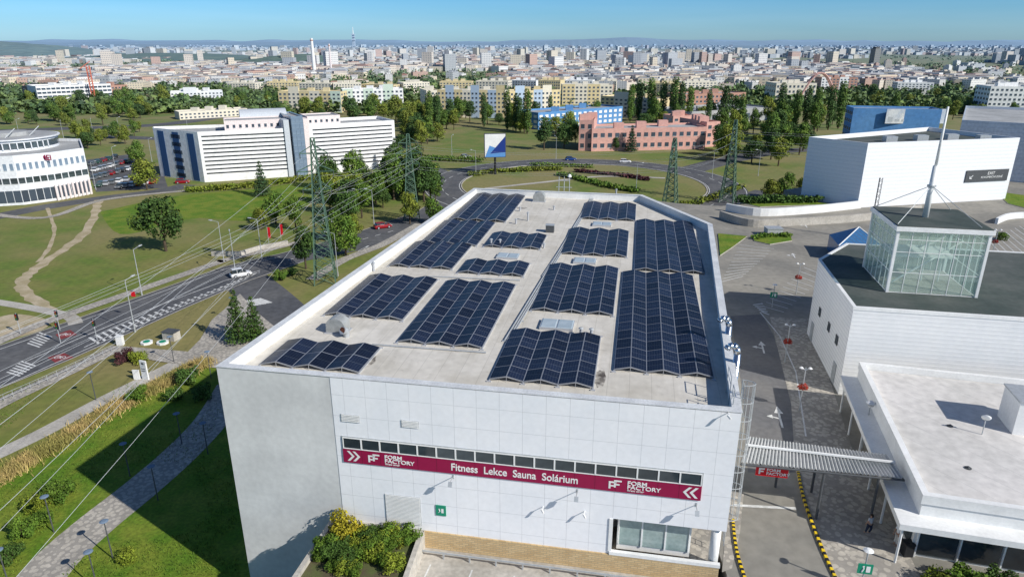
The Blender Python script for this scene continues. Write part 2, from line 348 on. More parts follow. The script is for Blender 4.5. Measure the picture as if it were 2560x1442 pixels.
for i in range(12):
    t=i/11; a=lerp((1802,705),(1850,612),t); b=lerp((1858,690),(1935,622),t); pline(mk,[a,b],.14,z)
for i in range(11):
    t=i/10; a=lerp((1905,765),(2010,668),t); b=lerp((1960,780),(2065,690),t); pline(mk,[a,b],.14,z)
for i in range(9):
    t=i/8; a=lerp((2470,600),(2560,560),t); b=lerp((2520,650),(2620,600),t); pline(mk,[a,b],.14,z)
pline(mk,[(1900,780),(1950,840),(1990,930),(2015,1090)],.14,z); pline(mk,[(1835,1262),(1990,1270)],.3,z)
cross((1880,760),(1905,780),(1905,755),(1925,790),5,.3,z)
for (cx,cy,s) in ((1907,870,1.5),(1950,1045,1.8),(1985,640,1.2),(2015,565,1.3)):
    p=P(cx,cy,0); d=Vector((math.sin(rad(13)),math.cos(rad(13)))); n=Vector((d.y,-d.x)); p=Vector(p[:2])
    mk.sheet([p-d*s-n*.1,p-d*s+n*.1,p+d*s*.5+n*.1,p+d*s*.5-n*.1],z); mk.sheet([p+d*s*.5-n*.42,p+d*s*.5+n*.42,p+d*s*1.3],z)
    mk.sheet([p-n*.1,p-d*.25-n*.1,p-d*.0-n*.75,p+d*.2-n*.75],z+.002); mk.sheet([p-n*.65-d*.25,p-n*.65+d*.5,p-n*1.2+d*.12],z+.003)
for i in range(7):
    u=uC+1.5+i*3.; ribsheet(mk,[bl(u,-1.7)[:2],bl(u-.3,-7.5)[:2]],.12,-.99)
struct('road_marking',mk,m_mark)
for lab,pts in (('yellow and black striped kerb beside the round column at the driveway',[(1832,1300),(1842,1380),(1870,1470)]),('yellow and black striped kerb curving along the far side of the driveway',[(1995,1180),(2010,1250),(2050,1360),(2100,1470)])):
    mb=MB(); q=smoothp([P(a,b,0) for a,b in pts],8); L,Rr=ribbon(q,.2); acc=0
    for i in range(len(L)-1):
        for k in range(2):
            a=Vector(L[i]).lerp(Vector(L[i+1]),k/2); b=Vector(L[i]).lerp(Vector(L[i+1]),(k+1)/2); c=Vector(Rr[i]).lerp(Vector(Rr[i+1]),(k+1)/2); d=Vector(Rr[i]).lerp(Vector(Rr[i+1]),k/2)
            mb.prism([a,b,c,d],0,.15,acc%2); acc+=1
    tag(mb.build('striped_kerb',[m_yel,m_black]),lab,'kerb')
# ---------------------------------------------------------------- main building
ZT=12.25; ZR=11.3
fp=[(0,0),(W,0)]+[tuple(B.loc(p)[:2]) for p in ((25.0,83.0,0),(19.4,100.5,0),(-5.9,105.5,0))]
def inset2(pts,d):
    n=len(pts); out=[]
    for i in range(n):
        p0,p1,p2=[Vector(pts[k%n][:2]) for k in (i-1,i,i+1)]; a=(p1-p0).normalized(); b=(p2-p1).normalized()
        na=Vector((-a.y,a.x)); nb=Vector((-b.y,b.x)); h=(na+nb).normalized(); out.append(tuple(p1+h*d/max(.3,h.dot(na))))
    return out
bt=thing('fitness_building','large white flat roofed building with solar arrays on the roof and a magenta sign band','building',(BO[0],BO[1],0),BA)
uR=B.hit(1525,1340)[0]; zR=B.hit(1835,1330)[1]
inn=inset2(fp,.06); mb=MB(); mb.prism(inn,zR,ZR-.1); low=[inn[0],(uR,inn[0][1]),(uR,3.4),(W-3.6,3.4),(W-3.6,7),(inn[1][0],7)]+inn[2:]; mb.prism(low,-8.4,zR-.002)
mb.build('wall',m_white,bt)
ir=inset2(fp,.5)
MB().prism(ir,ZR-.09,ZR).build('roof',m_roof,bt)
mb=MB(); mb.ring(inn,ir,ZR-.3,ZT-.05); mb.build('parapet',m_white,bt)
MB().ring(inset2(fp,-.05),inset2(fp,.56),ZT-.045,ZT).build('coping',mat('coping',(.74,.75,.74),(.62,.63,.63),.8,.5,.1),bt)
uc=B.hit(845,1150)[0]
MB().box(0,-.0,-8.4,uc,.055,ZT-.1).build('concrete_panel',m_wall_c,bt)
mb=MB(); mb.box(uc+.004,-.03,.45,uR,.05,ZT-.1); mb.box(uR,-.03,zR,W,.05,ZT-.1); mb.build('cladding',m_panel,bt)
MB().box(uc+.2,-.12,-1.2,W-.2,.045,.445).build('stone_base',m_stone,bt)
mb=MB(); mb.box(uR,-.16,.45,W-.15,.12,.7); mb.box(uR-.1,-.1,.7,uR+.15,3.3,zR); mb.build('low_wall_coping',m_white,bt)
MB().box(uR+.1,.15,-.1,W-.2,6.9,.02).build('porch_floor',m_pave,bt)
MB().tube((W-.55,.5,-.4),(W-.55,.5,zR),.33,n=16).build('column',m_white,bt,True)
gx0=B.hit(1543,1330,.7)[0]; gx1=B.hit(1727,1350,.7)[0]
MB().box(gx0,.75,.3,gx1,3.35,zR-.05).build('porch_room',m_white,bt)
m_pg=mat('pale_glass',(.26,.35,.34),(.36,.44,.42),.5,.08,spec=.8)
n=3
for i in range(n):
    x0=gx0+.1+i*(gx1-gx0-.2)/n; x1=gx0+.1+(i+1)*(gx1-gx0-.2)/n
    o=MB().box(x0+.06,.7,.75,x1-.06,.74,zR-.25).build('window',m_pg,bt)
    mb=MB(); [mb.box(a,.64,.7,b,.745,zR-.2) for a,b in ((x0,x0+.055),(x1-.055,x1))]; mb.box(x0+.056,.64,zR-.245,x1-.056,.745,zR-.2); mb.build('frame',m_white,o)
xa,zt=B.hit(857,1089); xb,zt2=B.hit(1756,1184); zb=(B.hit(857,1116)[1]+B.hit(1755,1214)[1])/2; zs=(B.hit(857,1150)[1]+B.hit(1755,1250)[1])/2; zt=(zt+zt2)/2
nw=18; w=(xb-xa)/nw
MB().box(xa-.08,-.075,zb-.02,xb+.08,-.028,zt+.08).build('window_surround',m_galv,bt)
fm=None
for i in range(nw):
    x0=xa+i*w; g=MB(); g.box(.05,-.01,.06,w-.05,.0,zt-zb-.06)
    f=MB(); f.box(0,-.05,0,.05,0,zt-zb); f.box(w-.05,-.05,0,w,0,zt-zb); f.box(.05,-.05,0,w-.05,0,.05); f.box(.05,-.05,zt-zb-.05,w-.05,0,zt-zb)
    if i==0: fm=f.build('window',m_white,bt,loc=(x0,-.077,zb)); gm=g.build('pane',m_glass,fm)
    else:
        c=fm.copy(); C.objects.link(c); c.parent=bt; c.location=(x0,-.077,zb); KIDS[bt.name].append(c); d=gm.copy(); C.objects.link(d); d.parent=c
sg=MB().box(xa-.05,-.12,zs,xb+.05,-.03,zb-.04).build('sign_band',m_red,bt)
mj=mat('joint',(.12,.01,.03),grain=0)
for i in range(1,nw): MB().box(xa+i*w-.012,-.124,zs+.01,xa+i*w+.012,-.119,zb-.05).build('band_joint',mj,sg)
hb=zb-zs; zc=(zb+zs)/2
def chev(x,d,par):
    for k in range(2):
        a=x+k*.42; s=.36*hb; t=.2
        for sgn in (-1,1):
            MB().add([(a,-.135,zc+sgn*s),(a+t,-.135,zc+sgn*s),(a+t+d*.36,-.135,zc),(a+d*.36,-.135,zc)],[(0,1,2,3)] if sgn*1<0 else [(3,2,1,0)]).build('chevron',m_white,par)
chev(xa+.25,1,sg); chev(xb-.75,-1,sg)
for x in (B.hit(922,1140)[0],B.hit(1522,1205)[0]):
    lg=MB(); q=.88
    for dx,dz in ((0,.12),(.34,0)):
        lg.box(x+dx,-.135,zc+.22-dz,x+dx+.50,-.125,zc+.34-dz); lg.box(x+dx,-.135,zc-.34+(.12-dz),x+dx+.13,-.125,zc+.22-dz-.002); lg.box(x+dx+.132,-.135,zc-.05-dz,x+dx+.37,-.125,zc+.06-dz)
    lg.build('logo_mark',m_white,sg)
    text('FORM',.42,m_white,sg,(x+1.2,-.13,zc+.08),bold=.02,sx=1.15); text('FACTORY',.42,m_white,sg,(x+1.2,-.13,zc-.24),bold=.02,sx=1.15); text('fitness center',.2,m_white,sg,(x+1.22,-.13,zc-.42),bold=.0)
xt0=B.hit(1128,1170)[0]; tx=text('Fitness  Lekce  Sauna  Solárium',.80,m_white,sg,(xt0,-.13,zc-.27),bold=.014); tl=B.hit(1443,1205)[0]-xt0; tx.scale.x=tl/max(.1,tx.dimensions.x)
def louv(p0,p1,name='louvre_vent'):
    x0,z1_=B.hit(*p0); x1,z0_=B.hit(*p1); z1_,z0_=max(z1_,z0_),min(z1_,z0_)
    if z1_-z0_<.25: z0_=z1_-.45
    mb=MB(); mb.box(x0,-.06,z0_,x1,-.031,z1_,0); n=max(3,int((z1_-z0_)/.11))
    for i in range(n): zz=z0_+(i+.3)*(z1_-z0_)/n; mb.box(x0+.04,-.1,zz,x1-.04,-.061,zz+.05,1)
    mb.build(name,[m_galv,m_white],bt)
louv((852,1033),(900,1056)); louv((1003,1048),(1048,1070)); louv((962,1232),(1055,1312))
for i,(px,py) in enumerate(((1124,1215),(1440,1252),(1743,1288))):
    x,zz=B.hit(px,py,-1.0); mb=MB(); mb.tube((x,-.03,zz+.1),(x,-.8,zz+.2),.03); mb.box(x-.06,-.05,zz-.05,x+.06,-.03,zz+.25); o=mb.build('flood_light',m_galv,bt)
    MB().loft([[(x-.14,-1.0,zz-.08),(x+.14,-1.0,zz-.08),(x+.14,-.8,zz+.22),(x-.14,-.8,zz+.22)],[(x-.1,-.8,zz-.15),(x+.1,-.8,zz-.15),(x+.1,-.68,zz+.1),(x-.1,-.68,zz+.1)]]).build('lamp_head',m_galv,o)
for px,py in ((1355,1280),(1460,1292),(1822,1045)):
    x,zz=B.hit(px,py,-.5); mb=MB(); mb.tube((x,-.03,zz+.12),(x,-.4,zz+.12),.03); mb.tube((x-.05,-.35,zz+.1),(x+.12,-.6,zz),.07,n=10); mb.build('security_camera',m_white,bt)
x0,z0_=B.hit(1091,1285); x1,z1_=B.hit(1115,1263); o=MB().box(x0,-.09,z0_,x1,-.03,z1_).build('exit_sign',m_green,bt)
mb=MB(); xm=(x0+x1)/2; zm=(z0_+z1_)/2; mb.box(xm+.03,-.1,zm-.18,xm+.2,-.091,zm+.18); mb.tube((xm-.12,-.097,zm+.12),(xm-.12,-.091,zm+.12),.05); mb.tube((xm-.12,-.097,zm+.06),(xm-.07,-.097,zm-.04),.03,n=5); mb.tube((xm-.07,-.097,zm-.04),(xm-.18,-.097,zm-.17),.025,n=5); mb.build('symbol',m_white,o)
lx=W+.45; ly=2.; mb=MB()
for s in (-.25,.25): mb.tube((lx-.2,ly+s,.8),(lx-.2,ly+s,ZT+1.1),.035,n=6)
for i in range(38): mb.tube((lx-.2,ly-.25,1+i*.32),(lx-.2,ly+.25,1+i*.32),.018,n=5)
mb.build('ladder',m_galv,bt)
mb=MB()
for k in range(9):
    zz=3+k*1.28; pts=[(lx-.2+.75*math.sin(a),ly+.42*math.cos(a)*1.,zz) for a in [math.pi*j/8 for j in range(9)]]; mb.path(pts,.03,5)
for j in (1,2.7,4,5.3,7):
    a=math.pi*j/8; mb.tube((lx-.2+.75*math.sin(a),ly+.42*math.cos(a),3),(lx-.2+.75*math.sin(a),ly+.42*math.cos(a),13.25),.022,n=5)
mb.build('ladder_cage',m_galv,bt)
mb=MB()
for zz in (ZT+.5,ZT+1.0): mb.path([(W-.4,4.2,zz),(W-.4,2.6,zz)],.03,6); mb.path([(W-.4,1.6,zz),(W-.4,.9,zz)],.03,6)
for x,y in ((W-.4,4.2),(W-.4,2.6),(W-.4,1.6),(W-.4,.9)): mb.tube((x,y,ZR),(x,y,ZT+1.),.03,n=6)
mb.build('guard_rail',m_galv,bt)
for px,py in ((1838,800),(1852,868)):
    q=B.loc(P(px,py,13.4)); y=q.y; mb=MB(); mb.path([(W+.55,y,3),(W+.55,y,12.9),(W+.45,y,13.35),(W+.2,y,13.5),(W-.1,y,13.4),(W-.2,y,13.2)],.24,14)
    for zz in (4,6,8,10,12): mb.tube((W+.55,y,zz),(W+.55,y,zz+.08),.28,n=14)
    mb.build('exhaust_duct',m_chrome,bt,True)
mb=MB(); a=B.loc(P(1480,492,11.4)); b=B.loc(P(1262,850,11.4)); 
for d in (0,.22,.4): mb.tube((a.x+d,a.y,ZR+.12),(b.x+d,b.y,ZR+.12),.07,n=6)
for k in range(14): y=b.y+(a.y-b.y)*k/13; x=b.x+(a.x-b.x)*k/13; mb.box(x-.2,y-.1,ZR,x+.6,y+.1,ZR+.07)
for p0,p1 in (((1070,690),(1300,700)),((930,860),(1215,880)),((1160,560),(1210,490)),((1355,690),(1450,545))):
    p=B.loc(P(*p0,11.4)); q=B.loc(P(*p1,11.4)); mb.tube((p.x,p.y,ZR+.08),(q.x,q.y,ZR+.08),.06,n=5)
mb.build('conduit',m_galv,bt)
def skylight(px,py,l,s=1):
    p=P(px,py,ZR); t=thing('skylight',l,'skylight',(p.x,p.y,ZR+.002),BA); a,b=1.2*s,.85*s
    MB().box(-a,-b,0,a,b,.22).build('kerb_frame',m_alu,t)
    for sx in (-1,1):
        mb=MB(); x0,x1=(-a+.05,-.03) if sx<0 else (.03,a-.05); mb.loft([[(x0,-b+.05,.222),(x1,-b+.05,.222),(x1,b-.05,.222),(x0,b-.05,.222)],[(x0+.08,-b+.12,.27),(x1-.08,-b+.12,.27),(x1-.08,b-.12,.27),(x0+.08,b-.12,.27)]]); mb.build('dome',m_skyl,t)
skylight(1270,643,'white roof skylight between two small solar arrays left of the conduit'); skylight(1462,655,'white roof skylight just right of the long conduit in the roof middle'); skylight(1505,563,'white roof skylight nearest the far end of the roof'); skylight(1393,815,'largest white roof skylight in front of the near solar array',1.15)
def hood(px,py,l,s=1,pipe=False):
    p=P(px,py,ZR); t=thing('ventilation_hood',l,'vent',(p.x,p.y,ZR+.002),BA); mb=MB(); n=10
    prof=[(-.9*s,0),(-.9*s,.8*s)]+[(-.9*s*math.cos(a),.8*s+.7*s*math.sin(a)) for a in [math.pi*j/n for j in range(1,n)]]+[(.9*s,.8*s),(.9*s,0)]
    mb.loft([[(x,y,z) for x,z in prof] for y in (-.65*s,.65*s)]); mb.build('hood',mat('hood_metal',(.40,.41,.40),(.32,.33,.32),2,.5,.2),t)
    MB().box(-1.05*s,-.8*s,0,1.05*s,.8*s,.08).build('base_frame',m_alu,t)
    if pipe: MB().tube((1.1,-.9,.0),(1.1,-.9,.45),.24,n=12).tube((1.1,-.9,.45),(.95,-1.25,.68),.28,.32,n=12,m=0).tube((.95,-1.25,.682),(.94,-1.27,.69),.27,n=12,m=1).build('pipe_bend',[m_galv,m_rust],t)
hood(846,828,'half round metal ventilation hood with a rusty pipe near the roof corner',.88,True); hood(1348,503,'half round metal ventilation hood at the far end of the roof',.95)
vents=[(935,678,.9,'lone vent pipe standing against the left parapet'),(742,808,.5,'short vent pipe near the front left roof corner'),(1320,552,1.1,'tall white vent pipe in the far middle of the roof'),(1290,560,.6,'short white vent pipe beside the tall one'),(1375,580,.9,'dark boxy vent left of the long conduit'),(1228,615,.8,'pale vent pipe at the corner of a small array'),(1250,612,.6,'smaller pale vent pipe at the corner of a small array'),(1360,620,.5,'low vent pipe beside the long conduit'),(1300,528,.5,'low vent pipe behind the tall white one'),(1452,838,.6,'left of two slim vent pipes by the near array'),(1478,840,.6,'right of two slim vent pipes by the near array'),(1540,490,1.0,'vent pipe at the far right roof edge'),(1385,525,.5,'small vent right of the far hood')]
for px,py,h,l in vents:
    p=P(px,py,ZR); t=thing('vent_pipe',l,'vent',(p.x,p.y,ZR+.002),BA)
    if 'boxy' in l: MB().box(-.5,-.4,0,.5,.4,h).build('housing',m_dgrey,t); MB().box(-.55,-.45,h+.002,.55,.45,h+.06).build('cap',m_galv,t)
    else: MB().tube((0,0,0),(0,0,h),.12,n=10).build('pipe',m_alu,t); MB().tube((0,0,h+.002),(0,0,h+.1),.22,.1,n=10).build('cap',m_galv,t)
p=P(1410,478,ZT); t=thing('roof_antenna','metal antenna frame on the far parapet of the roof','antenna',(p.x,p.y,ZT),BA)
mb=MB(); [mb.tube((x,0,0),(x,0,2.2),.06,n=6) for x in (-.8,0,.8)]; mb.tube((-.8,0,1.6),(.8,0,1.6),.05,n=6); mb.tube((-1.2,0,.6),(1.2,0,.6),.05,n=6); mb.build('mast_frame',m_galv,t)
MB().dome((.8,-.1,2.2),.3,.3,.45,m=0).build('aerial_cover',m_white,t)
arrays=[((650,905),(893,930),(722,848),'small solar array at the front left corner of the roof'),((813,780),(1003,800),(925,686),'solar array along the left parapet behind the rusty pipe hood'),((975,852),(1192,862),(1130,700),'long solar array in the left middle of the roof'),
((970,658),(1122,673),(1043,603),'solar array along the left parapet, nearest of three staggered ones'),((1046,602),(1182,614),(1118,550),'solar array, middle of the three staggered ones on the left'),((1121,546),(1262,553),(1195,481),'solar array at the far left corner of the roof'),
((1212,612),(1352,622),(1232,580),'small low solar array behind a skylight left of the conduit'),((1143,678),(1308,688),(1168,648),'small low solar array in front of a skylight left of the conduit'),
((1450,543),(1588,551),(1465,505),'solar array nearest the far right roof edge'),((1398,628),(1562,643),(1430,570),'second solar array right of the conduit counted from the far end'),((1316,768),(1520,787),(1385,660),'third solar array right of the conduit counted from the far end'),((1213,940),(1470,968),(1290,823),'solar array in the front middle with the large skylight behind it'),
((1570,672),(1748,680),(1603,550),'long solar array along the right parapet, far half'),((1513,920),(1762,937),(1573,678),'longest solar array along the right parapet, near half')]
PW,PL=1.13,1.74
mb=MB(); mb.box(-PW/2,-PL/2,-.02,PW/2,PL/2,.012,1); mb.box(-PW/2+.028,-PL/2+.028,.012,PW/2-.028,PL/2-.028,.016,0)
panel=mb.build('solar_panel',[m_solar,m_frame]); pme=panel.data; bpy.data.objects.remove(panel)
for a,b,c,lab in arrays:
    a,b,c=[B.loc(P(*q,ZR+.22)) for q in (a,b,c)]; u0=(a.x+c.x)/2; wd=b.x-a.x; v0=(a.y+b.y)/2; ln=c.y-v0; rows=max(1,round(ln/1.78)); dv=ln/rows; tw=wd/3
    o0=B.M@Vector((u0,v0,ZR+.002)); t=thing('solar_array',lab,'solar panels',o0,BA); sl=rad(13); hs=tw/2*math.tan(sl)
    for k in range(3):
        for s in (0,1):
            for r in range(rows):
                q=bpy.data.objects.new('solar_panel',pme); reg(q,t); q.location=(tw*(k+.25+.5*s),dv*(r+.5),.16+hs/2); q.rotation_euler=(0,(-sl if s==0 else sl),0)
                q.scale=(tw/2/math.cos(sl)/PW*.99,dv/PL*.993,1)
    mb=MB()
    for k in range(4): mb.box(tw*k-.04,-.12,0,tw*k+.04,ln+.12,.09)
    for k in range(3):
        for y in [ln*j/rows for j in range(rows+1)]:
            mb.tube((tw*k,y,.10),(tw*(k+.5),y,.11+hs),.02,n=4); mb.tube((tw*(k+1),y,.10),(tw*(k+.5),y,.11+hs),.02,n=4); mb.tube((tw*(k+.5),y,0),(tw*(k+.5),y,.11+hs),.02,n=4)
    mb.build('mounting_rail',m_alu,t)
    mb=MB()
    for k in range(4):
        for y in (-.25,ln+.1): mb.box(tw*k-.16,y,0,tw*k+.16,y+.13,.08)
    mb.build('ballast_block',m_alu,t)
def blob(px,py,rx,ry,mb):
    p=B.loc(P(px,py,ZR)); ph=R.random()*6; mb.sheet([(p.x+rx*(1+.25*noise.noise(Vector((math.cos(6.28*i/40)*2,math.sin(6.28*i/40)*2,ph))))*math.cos(6.28*i/40),p.y+ry*(1+.5*noise.noise(Vector((math.cos(6.28*i/40)*2,math.sin(6.28*i/40)*2,ph+9))))*math.sin(6.28*i/40)) for i in range(40)],ZR+.004)
mb=MB()
for q in ((905,905,.9,1.5),(1500,945,.4,1.3),(1300,520,1.1,.5)): blob(*q,mb)
mb.build('damp_stain',mat('stain',(.10,.085,.07),(.55,.51,.44),1.6,.6,det=9),bt)
# canopy bridge
ca=[P(1872,1093,4.2),P(2218,1138,4.2),P(2262,1197,4.2),P(1852,1157,4.2)]
t=thing('covered_walkway','corrugated grey canopy linking the main building to the low building','canopy',(0,0,0))
mb=MB(); n=44
def cp(tt,s,z): q=(ca[0].lerp(ca[1],tt)) if s==0 else (ca[3].lerp(ca[2],tt)); return (q.x,q.y,z)
for i in range(n):
    t0,t1,t2=i/n,(i+.5)/n,(i+1)/n
    mb.add([cp(t0,0,4.2),cp(t1,0,4.34),cp(t2,0,4.2),cp(t0,1,4.2),cp(t1,1,4.34),cp(t2,1,4.2)],[(0,3,4,1),(1,4,5,2)])
mb.build('corrugated_roof',mat('grey_sheet',(.50,.50,.49),(.42,.43,.42),.5,.6,.2),t)
mb=MB()
for s in (0,1): mb.tube(cp(0,s,4.1),cp(1,s,4.1),.09,n=6)
for k in range(9): mb.tube(cp(k/8,0,4.08),cp(k/8,1,4.08),.05,n=5)
mb.build('beam',m_dgrey,t)
mb=MB(); mb.tube(Vector(cp(0,0,4.42)).lerp(Vector(cp(0,1,4.42)),.4),Vector(cp(1,0,4.42)).lerp(Vector(cp(1,1,4.42)),.4),.1,n=4); mb.build('cover_strip',m_white,t)
for k,s in ((.25,0),(.52,1),(.52,0),(.85,1)):
    q=cp(k,s,4.); MB().tube((q[0],q[1],0),q,.1,n=8).build('post',m_dgrey,t)
a=P(1891,1166,3.6); b=P(1971,1172,3.6)
t=thing('red_sign','red sign with white lettering hanging under the canopy','sign',(a.x,a.y,2.9),BA); wd=(b-a).length
o=MB().box(0,-.05,0,wd,.05,.85).build('board',m_redb,t); text('FORM',.34,m_white,o,(.75,-.06,.45),bold=.02,sx=1.1); text('FACTORY',.34,m_white,o,(.75,-.06,.14),bold=.02,sx=1.1)
lg=MB(); lg.box(.2,-.07,.55,.62,-.055,.68); lg.box(.2,-.07,.15,.32,-.055,.548); lg.box(.322,-.07,.35,.55,-.055,.45); lg.build('logo_mark',m_white,o); MB().tube((.3,0,.85),(.3,0,1.3),.03).tube((wd-.3,0,.85),(wd-.3,0,1.3),.03).build('hanger',m_dgrey,t)
# planter
pl=[P(a,b,.5) for a,b in ((832,1288),(1052,1345),(1000,1500),(690,1500))]
k0=B.loc(pl[0]); k1=B.loc(pl[1]); pl=[bl(k0.x,-.06),bl(k1.x,-.06),pl[2],pl[3]]
t=thing('raised_planter','concrete raised planter of shrubs against the front of the white building','planter',(0,0,0))
pi_=inset2([p[:2] for p in pl][::-1],.35)[::-1]; po=[tuple(p[:2]) for p in pl]
MB().ring(po,pi_,-8.3,.5).build('planter_wall',m_conc,t); MB().prism(pi_,-8.3,.15).build('soil',mat('soil',(.10,.08,.05),(.10,.12,.04),1,.95),t)
t=thing('guard_rail','low steel guard rail along the stone base above the front parking','rail',bl(uC,-1.0,-1.),BA)
mb=MB(); mb.box(0,-.04,.42,W-uC-1,.04,.55); mb.build('rail_beam',m_galv,t)
for i in range(12): MB().box(.3+i*1.9,-.06,0,.4+i*1.9,.06,.42).build('post',m_galv,t)
# ---------------------------------------------------------------- generic building
def bld(name,lab,cat,pts,z0,z1,wall,roofm,edges={},par=.8,group=None):
    n=len(pts); ar=sum(pts[i][0]*pts[(i+1)%n][1]-pts[(i+1)%n][0]*pts[i][1] for i in range(n)); pts=[Vector(p[:2]) for p in pts]
    assert ar>0,name
    o=pts[0]; t=thing(name,lab,cat,(o.x,o.y,z0),0,group); lp=[tuple(p-o) for p in pts]; h=z1-z0
    MB().prism(lp,-.3,h-par).build('wall',wall,t)
    MB().prism(inset2(lp,.35),h-par+.001,h-par+.05).build('roof',roofm,t); MB().ring(lp,inset2(lp,.3),h-par-.001,h).build('parapet',wall,t)
    for e,specs in edges.items():
      for spec in (specs if isinstance(specs,list) else [specs]):
        cols,rows,fw,fh,wm=spec[:5]; zlo=spec[5] if len(spec)>5 else 0; zhi=spec[6] if len(spec)>6 else h-par
        a=Vector(lp[e]); b=Vector(lp[(e+1)%n]); L=(b-a).length; an=math.atan2(b.y-a.y,b.x-a.x); cw=L/cols; rh=(zhi-zlo)/rows; d=(b-a)/L
        cnt=0; mb=MB(); mb.box(-cw*fw/2,-.07,-rh*fh/2,cw*fw/2,.0,rh*fh/2,0)
        if cols>1 and fh<.8: mb.box(-cw*fw/2-.08,-.11,-rh*fh/2-.1,cw*fw/2+.08,-.0,-rh*fh/2,1)
        me=None
        for r in range(rows-1,-1,-1):
            for c in range(cols):
                q=a+d*cw*(c+.5); zz=zlo+rh*(r+(.55 if rows>1 else .5))
                if cnt<90:
                    if me is None: w_=mb.build('window_band' if cols==1 else 'window',[wm,m_white],t); me=w_.data
                    else: w_=reg(bpy.data.objects.new('window_band' if cols==1 else 'window',me),t)
                    w_.location=(q.x,q.y,zz); w_.rotation_euler.z=an; cnt+=1
    return t,lp
def px(a,b,z=GZ): return tuple(P(a,b,z)[:2])
def boxpts(A,Bp,depth):
    A=Vector(A); Bp=Vector(Bp); d=(Bp-A).normalized(); n=Vector((-d.y,d.x))*depth; return [A,Bp,Bp+n,A+n]
t=thing('low_pavilion','low white flat roofed building with a glazed front in the near right','building',(27.7,38.5,0),rad(-15)); D=21; WL=34
MB().prism([(0,0),(WL,0),(WL,D),(0,D)],0,4.3).build('wall',m_white,t)
MB().prism(inset2([(0,0),(WL,0),(WL,D),(0,D)],.4),4.302,4.4).build('roof',mat('pale_roof',(.68,.65,.62),(.58,.56,.53),.15,.85,det=9,fn=f_grid(3.2,50,.05,.7)),t)
MB().ring([(-.1,-.1),(WL,-.1),(WL,D),(-.1,D)],inset2([(0,0),(WL,0),(WL,D),(0,D)],.35),4.3,5.0).build('parapet',m_white,t)
MB().ring([(-1.5,-1.4),(WL,-1.4),(WL,D),(-1.5,D)],[(0,0),(WL,0),(WL,D-.01),(0,D-.01)],2.9,3.35).build('eave',m_white,t)
for i in range(13):
    MB().box(.3+i*2.6,-.08,.2,2.7+i*2.6,-.02,2.8).build('window',m_glass,t); MB().box(.18+i*2.6,-.16,.0,.28+i*2.6,0,2.88).build('mullion',m_white,t)
for i in range(8): MB().box(-.08,.4+i*2.6,.5,-.02,2.8+i*2.6,2.7).build('window',m_glass,t)
for i in range(6): MB().tube((-1.2,-1.1+i*4.2,0),(-1.2,-1.1+i*4.2,2.89),.09).build('column',m_white,t)
t=thing('roof_stair_box','white boxy roof structure at the right edge on the low pavilion','roof box',P(2530,1085,4.402),rad(-15)); MB().box(0,0,0,3.5,3,2.8).build('wall',m_white,t); MB().box(-.1,-.1,2.802,3.6,3.1,2.95).build('coping',m_galv,t)
p=P(2455,1085,4.42); t=thing('satellite_dish','white satellite dish standing on the low pavilion roof','satellite dish',p); MB().tube((0,0,0),(0,0,1.5),.04).build('pole',m_galv,t)
mb=MB(); mb.dome((0,0,0),.35,.35,.12,14,4); o=mb.build('reflector',m_white,t,True); o.location=(0,0,1.5); o.rotation_euler=(rad(120),0,rad(-30))
for q,lab in (((2490,950),'dark roof drain near the back of the pale roof'),((2375,1065),'dark roof drain in the middle of the pale roof'),((2420,1170),'dark roof drain at the front of the pale roof')):
    p=P(*q,4.4); tag(MB().tube((0,0,0),(0,0,.16),.16,.08,12).tube((0,0,0),(0,0,.05),.24,n=12).build('roof_drain',m_dgrey,loc=(p.x,p.y,4.402)),lab,'drain')
TB=rad(-11.4); t=thing('ribbed_hall','white ribbed hall with dark roof carrying a glass tower and mast','building',(33.1,61.6,0),TB); WT,DT=30,15.8
TF=Fr((33.1,61.6),TB)
fpT=[(0,0),(WT,0),(WT,DT+8),(5,DT+8),(0,DT)]
MB().prism(fpT,-.1,9.3).build('wall',m_rib,t); MB().prism(inset2(fpT,.25),9.302,9.42).build('roof',m_dkroof,t); MB().ring(inset2(fpT,-.05),inset2(fpT,.3),9.2,9.5).build('coping',m_white,t)
for y in (3,6.5,11): MB().box(-.08,y,4.,-.02,y+.9,5.).build('window',m_glass,t); 
for y in (2,13): MB().box(-.1,y,.1,-.02,y+1.1,2.3).build('door',m_galv,t)
a=TF.loc(P(2222,728,9.5)); bq=TF.loc(P(2445,742,9.5)); tx0,ty0=a.x-.2,(a.y+bq.y)/2; tw_=bq.x-a.x; td=8.5; th=6.5
wp=TF.M@Vector((tx0,ty0,9.425)); g=thing('glass_tower','glazed lantern tower with white frame and dark roof carrying the mast','tower',wp,TB)
for (x0,y0,x1,y1) in ((0,0,tw_,0),(0,0,0,td),(tw_,0,tw_,td),(0,td,tw_,td)):
    L=math.hypot(x1-x0,y1-y0); an=math.atan2(y1-y0,x1-x0); n=int(L/1.3)
    MB().add([(0,0,.1),(L,0,.1),(L,0,th),(0,0,th)],[(0,1,2,3)]).build('glass_wall',m_clear,g,loc=(x0,y0,0),rz=an)
    mb=MB()
    for i in range(n+1): mb.box(L*i/n-.025,-.04,0,L*i/n+.025,.04,th)
    for zz in (0,th*.33,th*.66,th*.86): mb.box(0,-.035,zz,L,.035,zz+.05)
    mb.build('window_frame',m_white,g,loc=(x0,y0,0),rz=an)
for x,y in ((0,0),(tw_,0),(0,td),(tw_,td)): MB().box(x-.13,y-.13,0,x+.13,y+.13,th).build('corner_post',m_white,g)
MB().box(-.3,-.3,th+.002,tw_+.3,td+.3,th+.45).build('fascia',m_white,g); MB().box(-.15,-.15,th+.452,tw_+.15,td+.15,th+.53).build('roof',m_dkroof,g)
MB().box(.1,.1,.002,tw_-.1,td-.1,.06).build('floor',m_conc,g)
